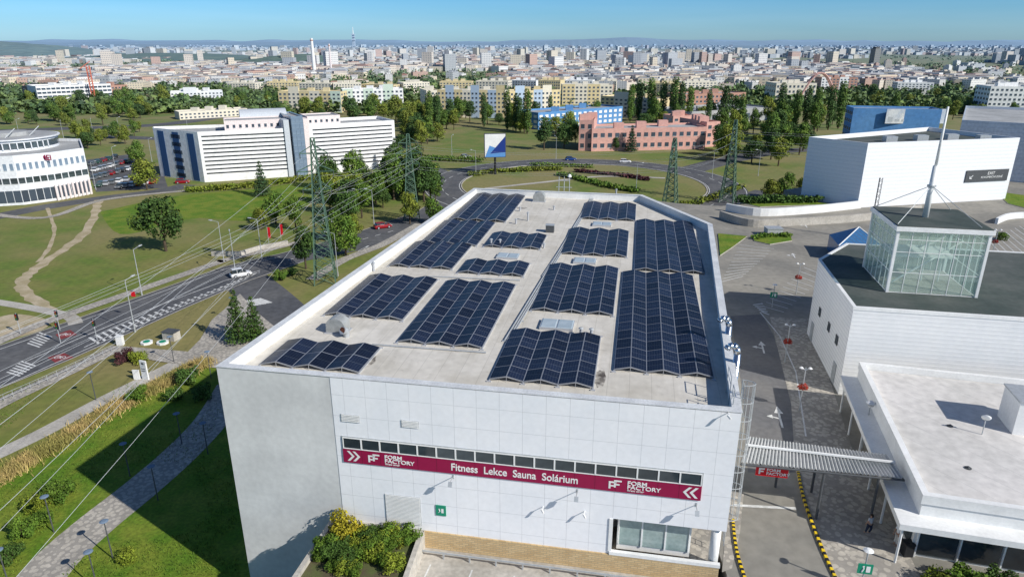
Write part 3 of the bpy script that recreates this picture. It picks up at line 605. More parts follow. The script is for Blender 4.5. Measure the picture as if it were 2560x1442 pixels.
mb=MB(); [mb.tube((tw_*(.15+.2*i),td*.5,.1),(tw_*(.15+.2*i),td*.5,th),.07) for i in range(4)]; mb.path([(1,td-1.5,.5),(tw_-1,td-1.5,4.5)],.15); mb.path([(1,2,.5),(tw_*.5,2,3),(tw_-1,3,5)],.09); mb.box(1,td*.4,2.9,tw_-1,td-.5,3.0); [mb.tube((0.2,td*k/5,th-.5),(tw_-.2,td*k/5,th-.5),.07) for k in range(1,5)]; mb.build('inner_stair',m_white,g)
zr=th+.532; cx,cy=tw_*.45,td*.5; mz=27.6-9.43
t=thing('roof_mast','tall white mast with stay cables on top of the glass tower','mast',TF.M@Vector((tx0+cx,ty0+cy,9.43+zr)),TB)
MB().tube((0,0,0),(0,0,5.3),.30,.26,14).build('lower_pole',m_white,t,True); MB().tube((0,0,5.3),(0,0,mz-zr),.15,.10,10).build('upper_pole',m_white,t,True); MB().tube((0,0,3.2),(0,0,3.35),.42,n=12).build('collar',m_galv,t)
for sx in (-1,1):
    for sy in (-1,1): MB().tube((0,0,3.3),(sx*tw_*.46,sy*td*.46,.05),.035,n=5).build('stay_cable',m_galv,t)
t=thing('pyramid_skylight','blue glazed pyramid skylight behind the ribbed hall','skylight',P(2140,655,0),rad(-12)); MB().add([(-3,0,2.6),(4,0,2.6),(4,7,2.6),(-3,7,2.6),(.5,3.5,5),(-3,0,0),(4,0,0),(4,7,0),(-3,7,0)],[(0,1,4),(1,2,4),(2,3,4),(3,0,4),(5,6,1,0),(6,7,2,1),(7,8,3,2),(8,5,0,3)]).build('glass_roof',mat('blue_pane',(.05,.16,.34),None,1,.2,fn=f_grid(.8,40,.1,.1),spec=.7),t); MB().tube((-3,0,2.6),(.5,3.5,5),.1).tube((4,0,2.6),(.5,3.5,5),.1).build('ridge_frame',m_white,t)
hp=[(74.7,145),(112.5,153.5),(104,174),(66.4,155)]
t,lp=bld('white_hall','big white windowless hall with dark exit sign at the back right','building',hp,0,13.8,m_ribf,m_dkroof,{},1.0)
for k,(u,v) in enumerate(((8,8),(16,10),(24,12),(30,10))): MB().box(u,v,12.8,u+2.5,v+1.8,14.1).build('roof_unit',m_galv,t)
HF=Fr(hp[0],math.atan2(8.5,37.8)); x0,z0_=HF.hit(2410,456); x1,z1_=HF.hit(2522,422); z1_=max(z1_,z0_+2.6)
o=thing('exit_board','dark sign with white arrow and EXIT lettering on the white hall','sign',HF.M@Vector((x0,-.12,z0_)),HF.a)
MB().box(0,-.08,0,x1-x0,.06,z1_-z0_).build('board',m_dgrey,o); text('EXIT',.95,m_white,o,((x1-x0)*.5,-.09,(z1_-z0_)*.58),bold=0); text('KE KOMERČNÍ ZÓNĚ',.6,m_white,o,((x1-x0)*.36,-.09,(z1_-z0_)*.3),bold=0); MB().tube((1,-.1,.8),(1.8,-.1,1.5),.09,n=4).tube((1,-.1,.8),(1.6,-.1,.8),.09,n=4).tube((1,-.1,.8),(1,-.1,1.35),.09,n=4).build('arrow',m_white,o)
bld('grey_hall','pale blue grey ribbed hall at the right edge behind the white hall','building',[px(2375,440,0),px(2700,470,0),px(2750,400,0),px(2390,380,0)],0,ZY(P(2375,440,0).y,300),mat('bluegrey',(.50,.55,.62),(.44,.49,.56),.2,.6,fn=f_ribs(1.,.12)),m_roof2,{})
m_blue=mat('blue_wall',(.09,.25,.52),(.12,.29,.55),.1,.6,haze=9000)
bA=px(2118,372); bld('blue_building','blue building with a long advertising banner behind the white hall','building',boxpts(bA,px(2335,378),12),GZ,ZY(bA[1],270),m_blue,m_roof2,{3:(4,5,.6,.4,m_wfar),0:(14,1,.6,.5,m_wfar,1,4)})
bb=P(2195,374); zt_=ZY(bb.y,272); zb_=ZY(bb.y,308); wx=P(2345,374).x-bb.x; o=thing('advertising_banner','long pale advertising banner with city picture on the blue building','banner',(bb.x,bb.y-1.5,zb_))
MB().box(0,-.2,0,wx,0,zt_-zb_,0).build('banner_sheet',mat('banner',(.45,.50,.56),(.68,.68,.66),.25,.7),o); mb=MB(); [mb.box(1+i*wx/9,-.24,.8,1+i*wx/9+wx/13,-.2,1.5+R.random()*2) for i in range(8)]; mb.build('printed_skyline',m_galv,o)
for lab,qq,m_,hh in (('pale curved parapet wall running in front of the white hall',((1800,545),(1870,566),(1960,565),(2160,552),(2300,530)),m_conc,1.5),('white low wall at the foot of the white hall beyond the curved wall',((1815,527),(1900,540),(2030,533),(2150,520)),m_white,1.6),('curved white ramp wall at the right edge beyond the glass tower',((2490,560),(2520,548),(2570,545),(2640,550)),m_white,1.2)):
    mb=MB(); L,Rr=ribbon(smoothp([P(a,b,0) for a,b in qq],6),.5)
    for i in range(len(L)-1): mb.prism([L[i],L[i+1],Rr[i+1],Rr[i]],0,hh)
    tag(mb.build('ramp_wall',m_),lab,'wall')
p=P(1932,588,0); tag(MB().box(-1.4,-1,.14,1.4,1,1.4).prism([(-1.5,-1.1),(1.5,-1.1),(1.5,1.1),(-1.5,1.1)],1.402,1.5).build('utility_box',m_galv,loc=(p.x,p.y,.0)),'grey utility box on the grass island by the curved wall','utility box')
# white striped office
m_pink=mat('pale_pink',(.78,.68,.65),None,1,.8,haze=9000); m_wh2=mat('office_white',(.86,.85,.82),(.80,.79,.77),.1,.7,haze=9000); m_band=mat('band_black',(.015,.02,.03),grain=0,rough=.3); m_navyw=mat('navy_cladding',(.03,.09,.22),haze=9000); m_pier=mat('pier_grey',(.52,.55,.58),None,1,.6,haze=9000)
hA,hB,hC=px(512,456),px(735,441),px(992,418); zT=ZY(P(512,456).y,330); hL=px(402,440)
dA=(Vector(hB)-Vector(hA)).normalized(); nn=Vector((-dA.y,dA.x))*17; HH=zT-GZ
bld('striped_office','left wing of the large white office with thin dark window bands','building',[hA,hB,Vector(hB)+nn,Vector(hL)+nn*.2,hL],GZ,zT,m_wh2,m_roof2,{0:(1,10,.93,.30,m_band,2.0,HH-.9),4:[(3,1,.42,.97,m_navyw,0,HH-.5),(1,6,.2,.5,m_wfar)]},1.)
dB=(Vector(hC)-Vector(hB)).normalized(); hB2=Vector(hB)+dB*6.5; nn2=Vector((-dB.y,dB.x))*17
bld('striped_office','right wing of the large white office with thin dark window bands','building',[hB2,hC,Vector(hC)+nn2,hB2+nn2],GZ,zT+.6,m_wh2,m_roof2,{0:(1,10,.93,.30,m_band,2.0,HH-.5)},1.)
bld('atrium_tower','pale glass stair tower between the two white office wings','building',[Vector(hB)+dB*.8-nn2*.03,Vector(hB)+dB*4.6-nn2*.03,Vector(hB)+dB*4.6+nn2,Vector(hB)+dB*.8+nn2],GZ,zT+3.6,m_glassb,m_roof2,{0:(3,10,.86,.8,m_glassb)},.5)
for k,lab in ((-1.6,'white pier left of the glass stair tower'),(4.7,'white pier right of the glass stair tower')):
    q=Vector(hB)+dB*k-nn2*.02; tag(MB().prism(boxpts((0,0),dB*1.7,6),0,zT+2.6-GZ).build('stair_pier',m_pink if k>0 else m_pier,loc=(q.x,q.y,GZ)),lab,'pier')
q=Vector(hA)+dA*8+nn*.25
bld('penthouse_storey','pink upper storey set back on the white office roof','building',[q,q+dA*21,q+dA*21+nn*.6,q+nn*.6],zT-.7,zT+2.6,m_pink,m_roof2,{0:(11,1,.4,.35,m_wfar)},.4)
q=Vector(hB)+dB*7+nn2*.2; bld('penthouse_storey','pink upper storey right of the glass stair tower','building',[q,q+dB*11,q+dB*11+nn2*.6,q+nn2*.6],zT+.1,zT+3.,m_pink,m_roof2,{0:(6,1,.4,.35,m_wfar)},.4)
q=Vector(hB)-dA*14+nn*.85; t=thing('barrel_roof','grey blue barrel vaulted roof above the white office','roof',(q.x,q.y,zT-.7),math.atan2(dA.y,dA.x)); mb=MB(); n=10
mb.loft([[(x,5-5*math.cos(math.pi*j/n),3.4+2.0*math.sin(math.pi*j/n)) for j in range(n+1)]+[(x,10,0),(x,0,0)] for x in (0,15)]); mb.build('vault',m_pier,t)
# left curved office
m_mei=mat('curved_white',(.76,.77,.78),(.70,.71,.73),.2,.6,haze=9000)
q2=P(235,487); zM=ZY(q2.y,372); Hm=zM-GZ
pts=[px(-160,520),px(-40,518),px(60,512),px(150,500),px(232,484),px(222,452),px(-160,440)]
sp=[(5,1,.92,.8,m_wfar,.3,4.3),(5,1,.85,.6,m_glass,5.2,7.8),(6,1,.5,.5,m_glassb,8.4,Hm-1.2)]
t,lp=bld('curved_office','white office with curved front and round top storey at the left edge','building',pts,GZ,zM,m_mei,m_roof2,{0:sp,1:sp,2:sp,3:sp,4:(3,3,.4,.35,m_wfar)},.8)
c=P(45,500)+Vector((-9,15,0)); mb=MB(); n=40; h0=Hm-.8
cc=Vector((c.x-pts[0][0],c.y-pts[0][1])); rD=12
mb.tube((cc.x,cc.y,h0),(cc.x,cc.y,h0+3.2),rD,n=n,m=0); mb.tube((cc.x,cc.y,h0+.8),(cc.x,cc.y,h0+2.5),rD+.08,n=n,m=1); mb.tube((cc.x,cc.y,h0+3.2),(cc.x,cc.y,h0+3.45),rD+.7,n=n,m=0); mb.tube((cc.x,cc.y,h0+3.45),(cc.x,cc.y,h0+3.55),rD+.1,n=n,m=2)
mb.build('round_storey',[m_mei,m_glass,m_roof2],t)
for i in range(20): a=rad(200+i*8); MB().box(-.12,-.2,0,.12,0,1.7).build('mullion',m_mei,t,loc=(cc.x+(rD+.2)*math.cos(a),cc.y+(rD+.2)*math.sin(a),h0+.8),rz=a+math.pi/2)
MB().tube((cc.x,cc.y,h0+3.55),(cc.x,cc.y,h0+4.6),rD*.4,n=20).build('roof_drum',m_roof2,t)
text('MEI',2.0,m_red,t,(lp[3][0]-2,lp[3][1]-1.2,h0-1.1),bold=.03,name='roof_sign')
mb=MB(); [mb.tube((cc.x+a,cc.y+b,h0+3.5),(cc.x+a+2,cc.y+b+2,h0+6.),.12,n=5) for a,b in ((-5,-5),(3,-6),(6,0))]; mb.build('roof_struts',m_galv,t)
for i in range(9): MB().tube((lp[3][0]+(lp[4][0]-lp[3][0])*i/8,lp[3][1]+(lp[4][1]-lp[3][1])*i/8-.6,0),(lp[3][0]+(lp[4][0]-lp[3][0])*i/8,lp[3][1]+(lp[4][1]-lp[3][1])*i/8-.6,4.3),.3).build('column',m_pk if False else m_pink,t)
m_pk=mat('salmon',(.68,.38,.31),(.62,.34,.28),.1,.8,haze=9000); m_yl=mat('yellow_wall',(.74,.60,.32),(.68,.55,.30),.05,.8,haze=6000); m_cr=mat('cream_wall',(.76,.69,.55),None,1,.8,haze=6000); m_lb=mat('pale_blue_wall',(.42,.52,.64),None,1,.8,haze=6000); m_br=mat('brick_red',(.46,.24,.16),None,1,.85,haze=6000); m_gr=mat('pale_green',(.58,.68,.56),None,1,.8,haze=6000)
def blk(lab,A,Bb,top,dep,wall,cols,rows,name='apartment_block',fw=.5,fh=.45,win=m_wfar,bays=None,par=.8,group=None):
    a=px(*A); b=px(*Bb); z=ZY(a[1],top); pts=boxpts(a,b,dep); side=1 if (a[0]+b[0])/2<0 else 3
    ns=max(1,int(dep/4))
    t,lp=bld(name,lab,'building',pts,GZ,z,wall,m_roof2,{0:(cols,rows,fw,fh,win),side:(ns,rows,fw,fh,win)},par,group)
    if bays:
        A_=Vector(lp[0]); B_=Vector(lp[1]); L=(B_-A_).length; an=math.atan2((B_-A_).y,(B_-A_).x); d=(B_-A_)/L
        for k in range(len(bays)):
            if bays[k] is None: continue
            o=MB().box(0,-.045,0,L/len(bays),.0,z-GZ+.3+(2.6 if k%3==1 else 0)).build('facade_bay',bays[k],t); q=A_+d*L*k/len(bays); o.location=(q.x,q.y,0); o.rotation_euler.z=an
    for k in range(3): q=Vector(lp[0]).lerp(Vector(lp[2]),.25+.22*k); MB().box(q.x-2,q.y-1.5,z-GZ-par,q.x+2,q.y+1.5,z-GZ+1.8).build('roof_housing',wall,t)
    return t
blk('salmon pink long low building beyond the roundabout',(1478,379),(1762,373),322,16,m_pk,16,2,'salmon_building',.55,.4)
blk('salmon pink higher left end of the long low building',(1446,377),(1482,378),300,20,m_pk,2,3,'salmon_building')
blk('salmon pink higher right end of the long low building',(1762,368),(1795,366),305,20,m_pk,2,3,'salmon_building')
blk('small salmon pink block behind the long low building',(1680,335),(1730,333),290,10,m_pk,3,3,'salmon_building')
blk('blue and white low building left of the salmon one',(1345,325),(1555,305),282,18,m_blue,16,3,'blue_white_building',.55,.5,m_wh2)
blk('yellow and blue panel housing block facing the roundabout',(1095,293),(1262,296),225,14,m_cr,18,6,bays=[m_yl,m_lb,m_yl,None,m_lb,m_yl,m_lb,m_yl])
blk('yellow panel block right of the yellow and blue one',(1265,290),(1400,284),228,14,m_yl,14,5,bays=[None,m_lb,None,m_lb,m_cr,None])
blk('yellow stepped housing block beside the poplars',(1500,290),(1640,300),240,16,m_yl,12,5,bays=[None,m_cr,None,m_cr])
blk('cream housing block behind the yellow stepped one',(1405,262),(1530,262),212,14,m_cr,12,5,bays=[m_yl,None,m_yl,None])
blk('pale green and white apartment block in the left middle distance',(860,278),(1010,274),224,14,m_wh2,14,5,bays=[m_gr,None,m_gr,None,m_gr,None])
blk('yellow and cream apartment block left of the pale green one',(700,280),(855,282),228,14,m_yl,14,5,bays=[None,m_cr,None,m_cr,None,m_gr])
blk('cream apartment block behind the striped office on the right',(1068,285),(1100,284),226,20,m_cr,3,5)
blk('cream low building behind the striped office roof',(450,300),(620,290),280,12,m_cr,16,2)
blk('white stepped terrace apartments on the left horizon side',(430,262),(560,258),230,14,m_wh2,14,4,bays=[None,m_mei,None,m_mei])
blk('glass and white office block with the red crane beside it',(100,268),(285,258),216,25,m_wh2,16,5,'office_block',.85,.5)
blk('dark grey office block at the far left',(62,255),(105,258),215,25,m_dgrey,4,5,'office_block')
blk('brown brick office block right of the red crane',(285,258),(325,255),214,20,m_br,5,5,'office_block')
blk('orange brick building in front of the distant tower blocks',(1705,285),(1860,278),236,18,m_br,16,4,'brick_building')
blk('low grey exhibition hall with white roof behind the poplars',(1715,315),(1930,300),280,30,m_roof2,8,1,'exhibition_hall')
blk('cream building with green roof near the pink arch',(1935,262),(2035,262),208,22,m_cr,10,4,'cream_building')
blk('white office block near the right edge beyond the trees',(2462,290),(2580,292),216,20,m_wh2,10,6,'office_block')
blk('red and white apartment block behind the pink arch',(2050,230),(2140,230),194,14,m_br,10,5,bays=[m_wh2,None,m_wh2,None])
for k,(x0,x1,yb,tp,mm) in enumerate([(570,640,232,207,m_cr),(670,745,236,205,m_yl),(750,830,238,207,m_cr),(835,905,240,208,m_cr),(905,985,236,210,m_yl),(1010,1075,238,207,m_cr),(1100,1180,236,204,m_yl),(1190,1270,236,202,m_cr),(1275,1340,232,200,m_wh2),(1345,1400,238,200,m_yl),(1410,1480,232,200,m_wh2),(1490,1540,228,202,m_cr),(1620,1690,240,208,m_yl),(1700,1790,236,204,m_cr),(2240,2330,236,206,m_wh2)]):
    cn="yellow" if mm is m_yl else ("white" if mm is m_wh2 else "cream")
    blk(f'{cn} panel block in the distant housing row behind the nearer yellow blocks',(x0,yb),(x1,yb+R.uniform(-3,3)),tp,14,mm,10,5,group=f'{cn} blocks of the distant housing row')
p0=P(1990,262); t=thing('arch_structure','large pink lattice arch rising over the trees on the right','arch',(p0.x,p0.y,GZ)); wA=P(2095,262).x-p0.x; hA_=ZY(p0.y,183)-GZ
for dy in (0,3): MB().path([(wA*(j/20),dy,hA_*math.sin(math.pi*j/20)) for j in range(21)],.6,6).build('arch_rib',m_pk,t)
mb=MB(); [mb.tube((wA*j/20,0,hA_*math.sin(math.pi*j/20)),(wA*(j+1)/20,3,hA_*math.sin(math.pi*(j+1)/20)),.25,n=4) for j in range(20)]; mb.build('bracing',m_pink,t)
p=P(1238,436); t=thing('billboard','large billboard with a blue wedge picture on a single dark pole','billboard',(p.x,p.y,GZ),rad(8)); zt_=ZY(p.y,335)-GZ; zb_=ZY(p.y,392)-GZ; hw=3.4
MB().tube((0,0,0),(0,0,zb_),.4,.35,12).build('pole',m_black,t); MB().box(-hw-.2,-.5,zb_-.2,hw+.2,.5,zt_+.2).build('frame',m_dgrey,t); o=MB().box(-hw+.0,-.53,zb_,hw,-.505,zt_).build('screen',m_white,t)
hz_=zt_-zb_; mb=MB(); mb.add([(-hw,-.54,zb_),(hw,-.54,zb_),(hw,-.54,zb_+hz_*.25),(-hw*.55,-.54,zb_+hz_*.5)],[(0,1,2,3)],1); mb.add([(-hw*.5,-.545,zb_+hz_*.15),(hw,-.545,zb_+hz_*.2),(hw,-.545,zt_-hz_*.1)],[(0,1,2)],0); mb.build('printed_wedge',[mat('deepblue',(.012,.04,.22),grain=0),mat('midblue',(.10,.28,.60),grain=0)],o)
# ---------------------------------------------------------------- vegetation
def leaves(lobes,n,size,rr):
    V=[];Fc=[]; tot=sum(l[3]*l[4] for l in lobes)
    for l in lobes:
        k=int(n*l[3]*l[4]/tot)
        for _ in range(k):
            d=Vector((rr.gauss(0,1),rr.gauss(0,1),rr.gauss(0,1))).normalized(); q=.62+.48*rr.random()**.6
            c=Vector((l[0]+d.x*l[3]*q,l[1]+d.y*l[3]*q,l[2]+d.z*l[4]*q))
            nrm=(d+Vector((rr.uniform(-1,1),rr.uniform(-1,1),rr.uniform(-.5,1)))*.8).normalized(); u=nrm.orthogonal().normalized(); u.rotate(Matrix.Rotation(rr.random()*6.28,3,nrm)); w=nrm.cross(u); s=size*rr.uniform(.5,1.3)
            b=len(V); V+=[tuple(c+u*s*.5),tuple(c+w*s*.42),tuple(c-u*s*.5),tuple(c-w*s*.42)]; Fc.append((b,b+1,b+2,b+3))
    m=MB(); m.v=V; m.f=Fc; m.m=[0]*len(Fc); return m
def lobes_round(w,h,z0,n,rr):
    out=[(0,0,z0+h*.5,w*.34,h*.36)]
    for i in range(n):
        a=6.28*i/n+rr.random(); q=rr.uniform(.45,.85); zf=rr.uniform(.15,.92); k=math.sin(math.pi*min(.95,zf*.75+.2)); r=w*rr.uniform(.12,.22)
        out.append((w*.5*q*k*math.cos(a),w*.5*q*k*math.sin(a),z0+h*zf,r,r*.85))
    return out
def tree(kind,seed,leafmat,name='tree',cat='tree'):
    rr=random.Random(seed); t=thing(name,'tree',cat)
    if kind=='round':
        mb=MB(); mb.tube((0,0,-.2),(0,0,3),.24,.17,8)
        for i in range(6): a=i*1.05+rr.random(); mb.tube((0,0,2+i*.25),(1.9*math.cos(a),1.9*math.sin(a),4.8+i*.35),.10,.03,5)
        mb.build('trunk',m_bark,t); leaves(lobes_round(7.2,6.8,1.2,18,rr),3000,.42,rr).build('crown',leafmat,t)
    elif kind=='tall':
        mb=MB(); mb.tube((0,0,-.2),(0,0,7),.26,.1,8); [mb.tube((0,0,3+i),(1.6*math.cos(i*2.1),1.6*math.sin(i*2.1),5+i),.08,.03,5) for i in range(5)]; mb.build('trunk',m_bark,t)
        leaves(lobes_round(5.8,9,1.4,18,rr),3000,.42,rr).build('crown',leafmat,t)
    elif kind=='poplar':
        MB().tube((0,0,-.2),(0,0,14),.3,.06,7).build('trunk',m_bark,t); leaves([(rr.uniform(-.3,.3),rr.uniform(-.3,.3),2+i*1.25,1.5*math.sin(math.pi*(.15+.8*(1-i/13)**.8)*.9)+.3,1.5) for i in range(13)],2200,.55,rr).build('crown',leafmat,t)
    elif kind=='conifer':
        MB().tube((0,0,-.2),(0,0,9.5),.2,.04,7).build('trunk',m_bark,t); L=[]
        for i in range(9):
            r=2.4*(1-i/9.3); n=max(3,7-i//2)
            for j in range(n): a=6.28*j/n+i; L.append((r*.6*math.cos(a),r*.6*math.sin(a),1.2+i*1.0-.1*r,r*.48+.12,.45))
        leaves(L,2600,.34,rr).build('crown',leafmat,t)
    elif kind=='shrub':
        mb=MB(); [mb.tube((0,0,-.1),(.35*math.cos(i*1.6),.35*math.sin(i*1.6),.9),.04,.015,5) for i in range(5)]; mb.build('stems',m_bark,t)
        leaves([(rr.uniform(-.6,.6),rr.uniform(-.6,.6),rr.uniform(.3,1.0),rr.uniform(.22,.45),rr.uniform(.25,.42)) for _ in range(14)],2000,.13,rr).build('foliage',leafmat,t)
    return t
PR=[tree('round',1,L_a),tree('round',2,L_b),tree('tall',3,L_a),tree('tall',4,L_b),tree('round',5,L_c),tree('tall',6,L_c)]
PC=[tree('conifer',7,L_d,'conifer','conifer'),tree('conifer',8,L_b,'conifer','conifer')]
PP=[tree('poplar',9,L_b,'poplar','poplar'),tree('poplar',10,L_a,'poplar','poplar')]
PS=[tree('shrub',21,L_a,'shrub','shrub'),tree('shrub',22,L_c,'shrub','shrub'),tree('shrub',23,L_b,'shrub','shrub'),tree('shrub',24,L_y,'shrub','shrub'),tree('shrub',25,L_p,'shrub','shrub')]
def tr(pr,x,y,s,lab,z=GZ,group=None,sz=1): p=P(x,y,z); return place(pr,(p.x,p.y,z),R.random()*6.28,(s,s,s*sz),lab,group)
hero=[(1,415,628,1.42,'large dark spreading tree standing alone on the meadow'),(4,368,475,1.15,'rounded light tree by the office car park'),(0,690,560,.95,'left tree of the clump on the meadow by the road'),(2,740,575,.8,'right tree of the clump on the meadow by the road'),(4,655,575,.65,'small tree at the left of the meadow clump'),(3,765,672,.85,'dark tree left of the near pylon base'),(0,865,640,1.0,'broad tree right of the near pylon base'),(2,905,545,1.0,'tree between the near pylon and the far pylon'),(1,870,560,1.,'dark tree behind the near pylon'),(0,940,510,1.1,'tall tree in the wood beside the far pylon'),(3,985,500,1.3,'dark tall tree left of the far pylon'),(3,1060,505,1.2,'dark tall tree right of the far pylon'),(0,1085,560,.8,'pale tree by the left parapet near the far pylon'),(5,1025,560,.8,'light green tree at the foot of the far pylon'),
(4,1925,502,.75,'light green tree left of the white hall'),(0,1960,498,.9,'green tree at the corner of the white hall'),(4,2005,498,.75,'second light tree at the corner of the white hall'),(1,1410,372,1.2,'dark tree left of the salmon building'),(3,1360,375,1.3,'tall dark tree between blue and salmon buildings'),(3,1540,378,.55,'small tree in front of the salmon building'),(2,560,285,1,'tree behind the cream low building'),(0,835,470,.9,'tree at the left end of the wood by the office'),(4,800,485,.7,'light tree at the lawn edge left of the wood'),(0,345,410,1.,'tree between the parked cars and the striped office'),(0,835,600,.8,'tree just behind the near pylon base'),(4,880,600,.7,'light tree between the road and the near pylon')]
for k,x,y,s,l in hero: tr(PR[k],x,y,s,l)
for x,y,s,l in ((657,490,1.05,'lone conifer on the lawn in front of the striped office'),(870,455,.9,'conifer in front of the right office wing'),(905,450,1.,'conifer right of its twin before the right office wing'),(1015,345,1.3,'dark conifer left of the billboard'),(1578,380,1.1,'conifer in front of the salmon building'),(990,430,1.2,'dark conifer at the edge of the wood by the far pylon'),(600,855,0.85,'dark conifer beside the paved corner by the junction')): tr(PC[0] if s>1 else PC[1],x,y,s,l)
tr(PC[1],640,850,.72,'second small conifer beside the paved corner by the junction')
zones=[(-80,410,285,315,24,1.1),(170,400,330,372,16,.8),(-60,200,350,410,0,1),(960,1090,440,510,16,1.1),(815,965,465,540,14,.95),(985,1340,300,335,22,1.0),(880,1110,300,330,10,1.3),(1320,1450,330,365,6,1.1),(1790,2010,345,420,22,1.2),(1800,2110,300,340,16,1.2),(1560,1800,305,322,10,1.),(2360,2600,262,300,12,1.2),(2100,2400,250,275,8,1.2),(0,440,255,280,14,1.2),(640,1060,285,300,12,1.1),(1100,1720,296,306,14,1.),(560,700,262,280,8,1.1),(1000,1100,345,380,8,1.2)]
zn=['beside the dual road on the left','in the row behind the office car park','','in the wood by the far pylon','in the wood behind the near pylon','on the slope below the yellow blocks','behind the striped office','left of the salmon building','between the salmon building and the white hall','behind the far hall on the right','behind the salmon building','at the far right beyond the grey hall','behind the blue building','in the belt before the glass office','behind the striped office roof','in front of the yellow blocks','behind the cream low building','on the slope left of the billboard']
for i,(x0,x1,y0,y1,n,s) in enumerate(zones):
    for _ in range(n): tr(R.choice(PR),R.uniform(x0,x1),R.uniform(y0,y1),s*R.uniform(.6,1.25),'one of the leafy trees '+zn[i],GZ,'trees '+zn[i],R.uniform(.85,1.2))
for i,(x,y,s) in enumerate([(1210,318,.95),(1268,325,1.1),(1290,328,1.0),(1318,335,1.15),(1300,330,.9),(1075,335,1.1),(1095,330,1.),(1575,305,1.1),(1595,302,1.2),(1625,304,1.3),(1655,306,1.2),(1680,308,1.35),(1700,306,1.2),(1722,312,1.1),(1768,318,1.),(1850,330,1.0),(1945,325,1.25),(1985,330,1.1),(2010,330,1.2),(2035,325,1.1),(2070,325,1.2),(2095,322,1.3),(1375,305,.8),(2230,320,1.)]):
    w_='below the yellow and blue blocks' if x<1400 else ('in the row behind the salmon building' if x<1800 else 'in the row left of the blue building')
    tr(PP[i%2],x,y,s,'slender upright poplar '+w_,GZ,'poplars '+w_)
sh=[(1,95,1270,1.3,GZ,'bright green shrub on the lawn left of the curved path'),(0,150,1250,1.6,GZ,'larger green shrub by the park lamp left of the curved path'),(0,60,1340,1.3,GZ,'shrub at the left edge by the park lamp'),(2,30,1400,1.2,GZ,'dark shrub at the bottom left corner'),(0,110,1310,1.1,GZ,'middle shrub of the cluster left of the curved path'),(4,315,905,1.5,GZ,'purple leaved shrub by the footpath'),(1,345,905,1.4,GZ,'green shrub beside the purple one'),(0,700,700,1.5,GZ,'clipped shrub at the junction corner'),(2,730,690,1.3,GZ,'clipped shrub right of the junction corner'),(0,345,1000,1.4,GZ,'leafy shrub above the curved path'),(2,470,960,1.8,GZ,'dark shrub in the shade near the building'),(2,440,1000,1.4,GZ,'dark shrub below the golden grasses'),(2,505,1000,1.6,GZ,'dark shaded shrub closest to the building'),(1,320,1400,.9,GZ,'low shrub right of the curved path'),(0,2420,1480,1.5,0,'leafy shrub at the bottom right corner'),(1,2350,1475,1.2,0,'smaller shrub at the bottom right'),(2,2500,1475,1.3,0,'shrub at the very bottom right edge'),(0,2505,600,1.2,0,'round shrub on the deck right of the glass tower')]
for k,x,y,s,z,l in sh: tr(PS[k],x,y,s,l,z)
for i in range(34):
    a,b=R.random(),R.random(); q=Vector(pi_[0]).lerp(Vector(pi_[1]),.08+.84*a).lerp(Vector(pi_[3]).lerp(Vector(pi_[2]),.08+.84*a),.03+.62*b)
    k=3 if (i==0) else R.choice([0,1,1,0,2]); 
    if i==0: q=Vector(pi_[0]).lerp(Vector(pi_[1]),.12); q.y-=.9; q.x+=.2
    place(PS[k],(q.x,q.y,.15),R.random()*6,R.uniform(.6,1.0) if i else 1.35,'tall yellow flowering shrub in the planter corner' if i==0 else 'leafy green shrub in the concrete planter',None if i==0 else 'shrubs in the raised planter')
def hedge(pts,w,h,n,lab,m=L_a,z=GZ,size=.35,name='hedge'):
    rr=random.Random(len(lab)); V=[];Fc=[]; q=smoothp(pts,5)
    for _ in range(n):
        i=rr.randrange(len(q)-1); c=q[i].lerp(q[i+1],rr.random()); c=Vector((c.x+rr.uniform(-w,w)/2,c.y+rr.uniform(-w,w)/2,z+h*rr.random()**.6*(1+.4*noise.noise(Vector((c.x*.4,c.y*.4,0)))))); nn_=Vector((rr.gauss(0,1),rr.gauss(0,1),abs(rr.gauss(0,1.2)))).normalized(); u=nn_.orthogonal().normalized(); v=nn_.cross(u); s=size*rr.uniform(.6,1.3); b=len(V)
        V+=[tuple(c+u*s),tuple(c+v*s*.8),tuple(c-u*s),tuple(c-v*s*.8)]; Fc.append((b,b+1,b+2,b+3))
    m_=MB(); m_.v=V; m_.f=Fc; m_.m=[0]*len(Fc); tag(m_.build(name,m),lab,'hedge')
hedge([P(470,480),P(560,475),P(640,468),P(740,455),P(830,440)],2.5,1.6,2600,'long clipped hedge in front of the striped office',L_c)
hedge([P(1180,440),P(1240,432),P(1320,428),P(1400,425)],3,1.3,1800,'hedge arc on the left of the roundabout island',L_c)
hedge([P(1400,438),P(1450,450),P(1520,468),P(1590,480)],3,1.1,1800,'dark hedge crossing the roundabout island',L_a)
hedge([P(1440,430),P(1500,436),P(1560,442),P(1620,452)],2,1.0,1200,'narrow brownish hedge on the roundabout island',L_p)
hedge([P(1330,415),P(1400,416),P(1480,420)],2,1.1,800,'short hedge at the far edge of the roundabout island',L_a)
hedge([P(1070,400),P(1120,402),P(1200,405)],5,1.6,1500,'rough hedge outside the roundabout on the left',L_a)
hedge([P(1700,520),P(1760,505),P(1850,470)],3,1.2,1200,'low rough hedge right of the far right roof corner',L_c)
hedge([P(1850,508,0),P(1940,507,0),P(2040,506,0)],3,1.4,1500,'low planting before the white hall wall',L_b,0)
hedge([P(1885,598,0),P(1930,592,0),P(1972,594,0)],1.5,.6,500,'low hedge on the deck grass island',L_a,.14,.2)
rr=random.Random(5); q=smoothp([P(-40,1215),P(120,1125),P(290,1022),P(430,950),P(510,908)],8); mb=MB()
